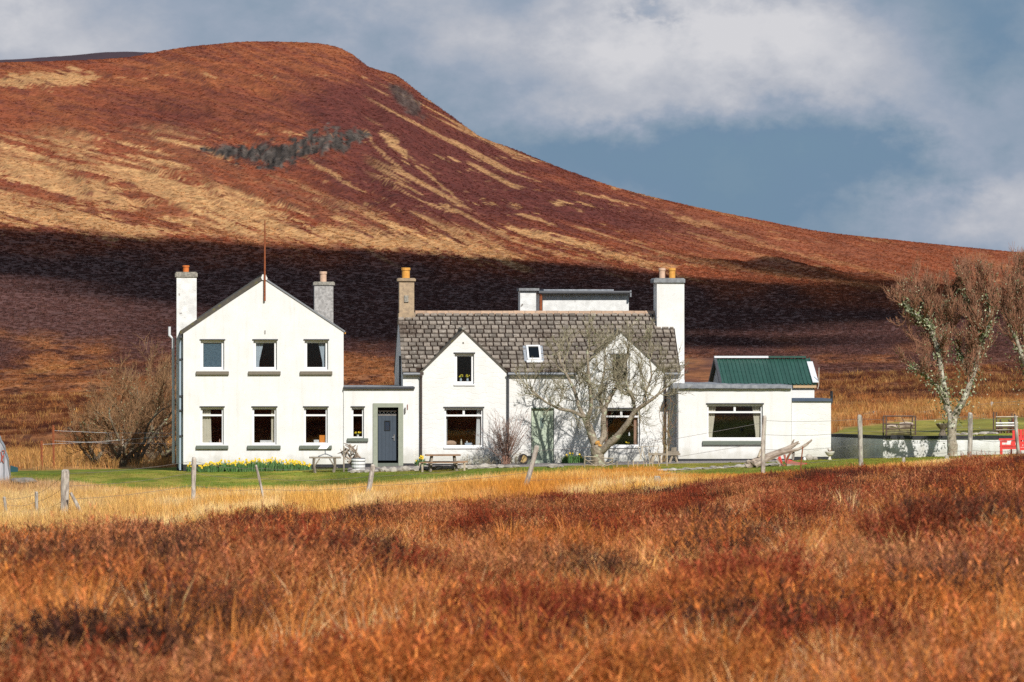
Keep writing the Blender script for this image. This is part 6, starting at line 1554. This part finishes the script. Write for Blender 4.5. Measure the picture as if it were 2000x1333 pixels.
# back fence
T = thing('back_fence', 'wire fence on pale posts at the far edge of the back lawn, right', 'fence', U(1800, 46), 46, G(U(1800, 46), 46)); pr = None
for (x, y0, y1, Yd) in ((1640, 815, 838, 306), (1707, 803, 834, 306), (1804, 803, 832, 306), (1937, 785, 816, 318), (2040, 778, 808, 322)):
    va = V_of(Yd, x); zg_ = G(U(x, va), va)-.1; xo = 5 if x == 1937 else 0; p = Vector((U(x-xo, va), va, zg_)); q = Vector((U(x+1, va), va, Z(y0, x, va))); mb = MB(); mb.tube([tuple(p), tuple(q)], .07, 7); mb.jitter(.015, 6); mb.build('post', POSTM, T)
    if pr:
        for f_ in (.4, .65, .9): mb = MB(); mb.tube([tuple(pr[0].lerp(pr[1], f_)), tuple(p.lerp(q, f_))], .008, 3); mb.build('wire', WIREM, T)
    pr = (p, q)
# rusty posts and wires at the left
T = thing('rusty_wire_fence', 'tall rust-orange posts with pale wires running to the tall house, far left', 'fence', U(105, 4), 4, G(U(105, 4), 4))
pts = []
for (x, y0, Yd) in ((82, 861, 256), (105, 830, 258)):
    va = V_of(Yd, x); zg_ = G(U(x, va), va)-.1; p = (U(x, va), va, zg_); q = (U(x-1, va), va, Z(y0, x, va)); mb = MB(); mb.tube([p, q], .05, 6); mb.build('post', RUSTM, T); pts.append((x, va))
for (ya, yb, xa) in ((841, 846, 105), (868, 851, 82), (861, 866, 105)):
    va = V_of(258 if xa == 105 else 256, xa); mb = MB(); mb.tube([(U(xa, va), va, Z(ya, xa, va)), (U(210, va), va, Z((ya+yb)/2+2, 210, va)), (U(335, va), va, Z(yb, 335, va))], .005, 4); mb.build('wire', PIPEW, T)
va = V_of(262, 240); mb = MB(); mb.tube([(U(243, va), va, G(U(243, va), va)-.1), (U(239, va), va, Z(852, 239, va))], .035, 5); mb.build('stake', WOODP, T)
# curved tank at the left edge
Yd = 238; va = V_of(Yd, 0); zg_ = G(U(2, va), va); T = thing('corrugated_shelter', 'grey corrugated curved-roof shelter with red marks, cut by the left edge', 'shelter', U(-40, va), va, zg_)
rw = U(19, va)-U(-40, va); hh = Z(848, 0, va)-zg_+.45
n = 40; mb = MB(); ring = []
for i in range(n+1):
    a = math.pi*i/n; k = 1+.012*math.sin(i*4.2); ring.append((U(-40, va)+math.cos(a)*rw*k, zg_-.1+(hh)*math.sin(a)**.85*k))
for i in range(n):
    (a, b_), (c, d) = ring[i], ring[i+1]; mb.face([(a, va, b_), (c, va, d), (c, va+3.5, d), (a, va+3.5, b_)])
mb.build('shell', mat('galvanised_sheet', (.42, .45, .48), .45, (.26, .28, .30), 3, .7, metal=.3, spots=((.30, .40, .36), 4, .6)), T)
mb = MB(); mb.extr_v([(a, b_) for a, b_ in ring], va+.03, va+.08); wf = mb.build('front_wall', mat('streaked_sheet', (.45, .45, .48), .6, (.16, .19, .21), 2.5, .9, sc=(2, 1, .3)), T)
for i in range(7):
    uu = U(-40, va)+rw*(-.8+.27*i); f_ = math.sqrt(max(0, 1-((uu-U(-40, va))/rw)**2)); MB().box(uu-.02, uu+.02, va-.0, va+.029, zg_-.1, zg_-.1+hh*f_*.95).build('rib', GUTTERG, T)
mb = MB()
for pts in ([(2, 882), (4, 892), (2, 902)], [(4, 880), (9, 880), (8, 886)], [(7, 890), (4, 898), (7, 904)], [(3, 893), (8, 889)]): mb.tube([(U(x, va), va-.004, Z(y, x, va)) for x, y in pts], .02, 4)
mb.build('red_marks', REDP, T)
va = V_of(252, 30); zg_ = G(U(30, va), va); mb = MB(); mb.extr_v([(U(20, va), zg_), (U(35, va), zg_), (U(34.5, va), zg_+.16), (U(24, va), zg_+.22), (U(20, va), zg_+.24)], va, va+.8)
single(mb, 'water_trough', mat('dark_teal', (.015, .07, .085), .5, (.02, .05, .06), 4, .6), 'low dark teal trough on the grass beside the corrugated shelter', 'trough', U(28, va), va, zg_)
va = V_of(236, 46); zg_ = G(U(46, va), va); T = thing('rock_outcrop', 'low flat grey rock with dead stems in the grass, right of the corrugated shelter', 'rock', U(46, va), va, zg_)
for i, (x, r_) in enumerate(((36, .35), (48, .45), (58, .25))): MB().blob((U(x, va), va, zg_+.30), (r_, .4, .13), seed=i+5, sub=2, rough=.18).build('rock', mat('dull_rock', (.24, .21, .18), .9, (.12, .11, .10), 4, .8, bump=.6), T)
# driftwood logs and red wreckage
vb = -9.0; zb = G(U(1500, vb), vb)
def log(T, name, pts, rad, m, n=8, dv=0): 
    mb = MB(); mb.tube([(U(x, vb+dv), vb+dv+(q[0] if q else 0), Z(y, x, vb+dv)) for x, y, *q in pts], rad, n); mb.jitter(.03, R.randrange(99)); return mb.build(name, m, T)
T = thing('long_driftwood_log', 'long grey driftwood log raised to the right behind the fence post', 'log', U(1480, vb), vb, zb)
log(T, 'log', [(1458, 913), (1478, 901), (1510, 888), (1536, 877), (1553, 868), (1560, 862)], [.17, .16, .13, .10, .07, .03], DRIFT); log(T, 'stub', [(1545, 873), (1549, 862), (1551, 859)], [.05, .035, .01], DRIFT); log(T, 'stub', [(1551, 868), (1562, 866)], [.04, .01], DRIFT)
for i in range(5): MB().blob((U(1461+i*4, vb), vb-.1+R.gauss(0, .05), zb+.1+R.random()*.12), (.11, .1, .09), seed=i, sub=1, rough=.3).build('root_knot', DRIFT, T)
T = thing('forked_driftwood', 'pale forked driftwood branch crossing the red wreckage, tip pointing up right', 'branch', U(1540, vb), vb-.3, zb)
log(T, 'branch', [(1476, 910), (1500, 896), (1530, 884), (1560, 877), (1575, 868), (1586, 859)], [.10, .09, .08, .065, .05, .03], DRIFT, 7, -.3); log(T, 'fork', [(1548, 880), (1540, 890), (1536, 900)], [.05, .04, .03], DRIFT, 6, -.3)
log(T, 'fork', [(1548, 879), (1550, 888), (1548, 898)], [.07, .06, .04], ROCK, 6, -.2); log(T, 'upright', [(1482, 893), (1486, 877)], [.06, .02], WOODP, 5, -.1)
T = thing('red_wreckage', 'broken red-painted timber wreckage lying on the lawn among the driftwood', 'wreckage', U(1540, vb), vb-.4, zb)
def plank(T, name, x0, y0, x1, y1, w, th, m, dv=-.5):
    p, q = Vector((U(x0, vb+dv), vb+dv, Z(y0, x0, vb+dv))), Vector((U(x1, vb+dv), vb+dv, Z(y1, x1, vb+dv))); d = (q-p).normalized(); up = Vector((-d.z, 0, d.x))*w/2; k = Vector((0, th/2, 0))
    mb = MB(); n = 0; mb.v = [tuple(a) for a in (p-up-k, q-up*.5-k, q-up*.5+k, p-up+k, p+up-k, q+up*.5-k, q+up*.5+k, p+up+k)]; mb.f = [(0, 3, 2, 1), (4, 5, 6, 7), (0, 1, 5, 4), (1, 2, 6, 5), (2, 3, 7, 6), (3, 0, 4, 7)]; mb.m = [0]*6; return mb.build(name, m, T)
for a in ((1536, 903, 1572, 907, .17, .2, REDP), (1536, 908, 1600, 914, .10, .3, DRIFT), (1540, 900, 1556, 905, .12, .05, REDC), (1518, 896, 1530, 912, .12, .1, REDP), (1522, 892, 1527, 905, .10, .1, REDC), (1532, 888, 1535, 904, .08, .1, REDP), (1552, 905, 1575, 905, .08, .06, REDC), (1516, 898, 1524, 908, .09, .12, ROCK), (1522, 908, 1535, 914, .13, .1, DRIFT), (1574, 904, 1577, 910, .05, .05, REDC)): plank(T, 'board', *a)
log(T, 'hook', [(1530, 908), (1535, 912), (1536, 918)], [.05, .04, .03], RUSTM, 6, -.5); log(T, 'rib', [(1536, 903), (1538, 893), (1544, 885)], [.04, .03, .02], RUSTM, 6, -.45)
# planter, stones by the store
vb = -1.6; zb = G(U(1610, vb), vb); T = thing('bird_planter', 'white pedestal bowl planter at the corner of the low store', 'planter', U(1620, vb), vb, zb)
uc = U(1620.5, vb); mb = MB(); mb.lathe(uc, vb, [(.09, zb), (.05, zb+.06), (.045, zb+.14), (.13, zb+.20), (.19, zb+.30), (.19, zb+.33), (.1, zb+.31)], 14); mb.build('bowl', ROCK if False else mat('white_bowl', (.68, .64, .58), .8, (.5, .45, .4), 9, .5), T, smooth=False)
mb = MB()
for i in range(14): a = R.random()*6.28; mb.tube([(uc, vb, zb+.3), (uc+math.cos(a)*.1, vb+math.sin(a)*.1, zb+.34+R.random()*.14)], [.01, .004], 3)
mb.build('plant', TWIGB, T)
for i, (x, r_, m, lab) in enumerate(((1580, .15, ROCK, 'larger grey stone against the foot of the low store'), (1592, .10, ROCK, 'smaller pale stone right of the grey stone at the store foot'), (1572, .08, UPVC, 'small white pot left of the grey stone at the store foot'))):
    z_ = G(U(x, vb), vb); mb = MB().blob((U(x, vb), vb, z_+r_*.6), (r_, r_*.8, r_*1.05), seed=i+3, sub=2, rough=.1); single(mb, 'stone' if i < 2 else 'pot', m, lab, 'stone' if i < 2 else 'pot', U(x, vb), vb, z_)
# behind the low wall
va = V_of(262, 1761); zb = Z(850, 1761, va)-.15; T = thing('rail_crate', 'open rusty rail frame stacked with mossy logs behind the low wall, left one', 'log rack', U(1761, va), va, zb)
RB = mat('brown_rail', (.14, .09, .07), .8, (.08, .05, .04), 8, .6)
for x in (1731, 1788):
    for q in (0, 1.0): mb = MB(); mb.tube([(U(x, va), va+q, zb), (U(x, va), va+q, Z(812 if x > 1760 else 813, x, va))], .03, 4); mb.build('upright', RB, T)
for (ya, yb) in ((813, 813), (838, 836), (828, 830)):
    for q in (0, 1.0): mb = MB(); mb.tube([(U(1731, va), va+q, Z(ya, 1731, va)), (U(1788, va), va+q, Z(yb, 1788, va))], .022, 4); mb.build('rail', RB, T)
mb = MB(); mb.tube([(U(1760, va), va-.02, Z(813, 1760, va)), (U(1767, va), va-.02, Z(826, 1767, va))], .015, 4); mb.build('wire', RB, T)
for i, (x0, x1, y, r_) in enumerate(((1733, 1757, 833, .09), (1760, 1786, 831, .13), (1735, 1786, 841, .09), (1732, 1788, 847, .11), (1740, 1780, 837, .07))):
    mb = MB(); mb.tube([(U(x0, va), va+.5, Z(y, x0, va)), (U((x0+x1)/2, va), va+.48, Z(y-.7, x0, va)), (U(x1, va), va+.5, Z(y, x1, va))], [r_, r_*1.05, r_*.9], 8); mb.jitter(.03, i); mb.build('log', DRIFT if i < 2 else mat('mossy_log', (.22, .20, .08), .9, (.10, .07, .05), 6, .8), T)
va = V_of(256, 1841); zb = G(U(1841, va), va)-.05; uc = U(1841, va); mb = MB(); zt = Z(827, 1841, va); mb.lathe(uc, va, [(.17, zb), (.15, zb+.1), (.10, zb+.2), (.10, zt-.25), (.14, zt-.2), (.22, zt-.12), (.29, zt-.02), (.27, zt), (.1, zt-.04)], 12); mb.jitter(.03, 2)
single(mb, 'bird_bath', mat('lichened_stone', (.20, .16, .12), .9, (.10, .08, .07), 6, .8, bump=.6), 'brown stone bird bath on a stem behind the wall, left of the lichened tree', 'bird bath', uc, va, zb)
stones('stone_heap', 'low line of small pale stones on the bank right of the lichened tree', [1868, 1875, 1883, 1891, 1899, 1906, 1913, 1920, 1927, 1933, 1938, 1944], lambda x: V_of(254, x), lambda x: .12, cat='stones')
va = V_of(258, 1963); zb = G(U(1963, va), va)-.1; T = thing('pole_rack', 'tall dark rail rack holding white rails and brushwood behind the red chair', 'rack', U(1963, va), va, zb)
for x in (1946, 1982):
    for q in (0, .8): mb = MB(); mb.tube([(U(x, va), va+q, zb), (U(x, va), va+q, Z(805 if x < 1960 else 808, x, va))], .03, 4); mb.build('upright', RB, T)
for (y, m) in ((814.5, WOODP), (826.5, UPVC), (831.5, UPVC), (840, WOODG), (835, RB), (848, RB)): mb = MB(); mb.tube([(U(1945, va), va-.03, Z(y, 1945, va)), (U(1988, va), va-.03, Z(y-.5, 1988, va))], .03, 4); mb.build('rail', m, T)
for x in (1953, 1970): MB().box(U(x, va)-.03, U(x, va)+.03, va-.01, va+.04, zb, Z(829, x, va)).build('stile', RB, T)
for i in range(16): mb = MB(); x = R.uniform(1947, 1984); mb.tube([(U(x, va), va+.4, zb+.1), (U(x+R.gauss(0, 6), va), va+.3, zb+R.uniform(.3, .7))], .03, 4); mb.build('brushwood', RB if i % 2 else RUSTM, T)
# red garden chair
va = V_of(243, 1975); zb = G(U(1975, va), va)-.03; T = thing('red_garden_chair', 'bright red slatted wooden garden seat at the right edge, before the low wall', 'garden seat', U(1975, va), va, zb)
def rb(name, x0, x1, y0, y1, v0, v1): return MB().bevbox(U(x0, va), U(x1, va), va+v0, va+v1, Z(y1, 1975, va), Z(y0, 1975, va), .008).build(name, REDC, T)
rb('arm', 1948, 1982, 856, 860, -.45, -.30); rb('arm', 1985, 2022, 856, 860, .30, .45)
for k, (a, b_) in enumerate(((1950, 1964), (1972, 1981))): rb('side_slat', a, b_, 860.3, 864, -.42, -.38)
rb('side_rail', 1950, 1986, 868, 872, -.42, -.37); rb('seat_rail', 1951, 1986, 873, 877, -.40, -.36); rb('side_slat', 1950, 1954, 860.5, 885, -.44, -.38); rb('side_slat', 1971, 1975, 864, 870, -.43, -.39)
rb('leg', 1950, 1955, 877.5, 888, -.45, -.38); rb('leg', 1983, 1990, 852, 893, -.45, -.38); rb('leg', 2016, 2022, 860.3, 892, -.4, -.33); rb('leg', 1976, 1979, 877, 888, .30, .36)
for k in range(5): rb('seat_slat', 1954, 2016, 871-.0, 873, -.30+.12*k, -.20+.12*k)
for k, (x, y) in enumerate(((1983, 841), (1990, 838), (1997, 839), (2004, 838), (2011, 841))): rb('back_slat', x-2.8, x+2.8, y, 872, .36, .40)
rb('back_rail', 1981, 2016, 850, 853, .41, .45); rb('front_slat', 1988, 2020, 862, 868, -.37, -.33); rb('front_slat', 1990, 2020, 873.5, 879, -.37, -.33)

# ================================================================= BEHIND THE GLASS
ORANGE = mat('orange_plastic', (.75, .25, .03), .5, (.6, .2, .03), 5, .4)
def inside(x, y, v=0.30): return U(x, v), Z(y, x, v)
vi = .24
for (nm, x0, x1, y0, y1, m, lab, cat) in (('storage_box', 624, 637, 850, 865, ORANGE, 'orange box on the inside sill of the lower right window of the tall house', 'box'),
        ('paper_stack', 613, 623, 859, 865, CURTW, 'white stacked papers beside the orange box in the lower right window', 'papers'),
        ('white_basin', 508, 532, 860, 865, CURTW, 'pale flat basin inside the lower middle window of the tall house', 'basin'),
        ('tissue_box', 908, 922, 865, 870.5, PIPEL, 'pale blue box on the sill of the big window by the picnic table', 'box')):
    u0, z0 = inside(x0, y1, vi); u1, z1 = inside(x1, y0, vi)
    mb = MB().bevbox(u0, u1, vi, vi+.09, z0, z1, .015); single(mb, nm, m, lab, cat, u0, vi, z0)
for (nm, x, y0, y1, r_, m, lab, cat, v_) in (('candle_jar', 901, 858, 870.5, .035, CURTC, 'cream bottle on the sill of the big window above the picnic table', 'bottle', vi), ('glass_jug', 912, 861, 865, .03, CURTW, 'small white top on the pale blue box in the big window', 'jug', vi),
        ('mug', 411, 859, 865, .05, CURTW, 'pale mug inside the lower left window of the tall house', 'mug', vi), ('small_vase', 429, 857, 865, .03, CURTP, 'pinkish vase inside the lower left window, right corner', 'vase', vi), ('ornament', 1229, 844, 851, .03, UPVC, 'small white hanging ornament inside the window behind the bare tree', 'ornament', vi)):
    u, z0 = inside(x, y1, v_); z1 = Z(y0, x, v_); mb = MB(); mb.lathe(u, v_+.03, [(r_, z0), (r_*1.05, z0+(z1-z0)*.6), (r_*.5, z0+(z1-z0)*.75), (r_*.45, z1)], 10); single(mb, nm, m, lab, cat, u, v_+.03, z0)
for (x, y, r_, m, lab) in ((880, 866, .20, mat('tan_cushion', (.48, .33, .23), .9), 'tan cushion leaning in the left corner of the big window'), (936, 867, .12, mat('straw_hat', (.52, .38, .22), .9), 'small straw-coloured cushion in the right corner of the big window')):
    u, z0 = inside(x, y, .36); mb = MB().blob((u, .36, z0), (r_*1.2, .10, r_*.6), seed=4, sub=2, rough=.05); single(mb, 'cushion', m, lab, 'cushion', u, .36, z0, smooth=True)
def posy(x, y, v_, w, n, lab):
    u, z = U(x, v_), Z(y, x, v_); T = thing('flower_vase', lab, 'flowers', u, v_, z-.15); mb = MB(); mb.lathe(u, v_, [(.03, z-.2), (.05, z-.14), (.035, z-.06)], 8); mb.build('vase', CURTW, T); mb = MB(); m2 = MB()
    for i in range(n): c = (u+R.gauss(0, w), v_+R.gauss(0, .03), z+abs(R.gauss(0, .05))); mb.blob(c, (.032,)*3, i, 1, .3); m2.tube([(u, v_, z-.08), c], .006, 3)
    mb.build('blossom', YEL, T); m2.build('stems', GREENL, T)
posy(699, 846, .16, .09, 14, 'yellow daffodils in a vase inside the narrow window beside the blue door')
posy(900, 736, .24, .05, 7, 'yellow flowers inside the upper window of the first dormer, left bunch'); posy(913, 736, .24, .03, 5, 'yellow flowers inside the upper window of the first dormer, right bunch')
posy(1227, 866, .24, .04, 4, 'yellow flowers on the sill of the window behind the bare tree')
print('triangles', sum(len(p.vertices)-2 for m in bpy.data.meshes if m.users for p in m.polygons))
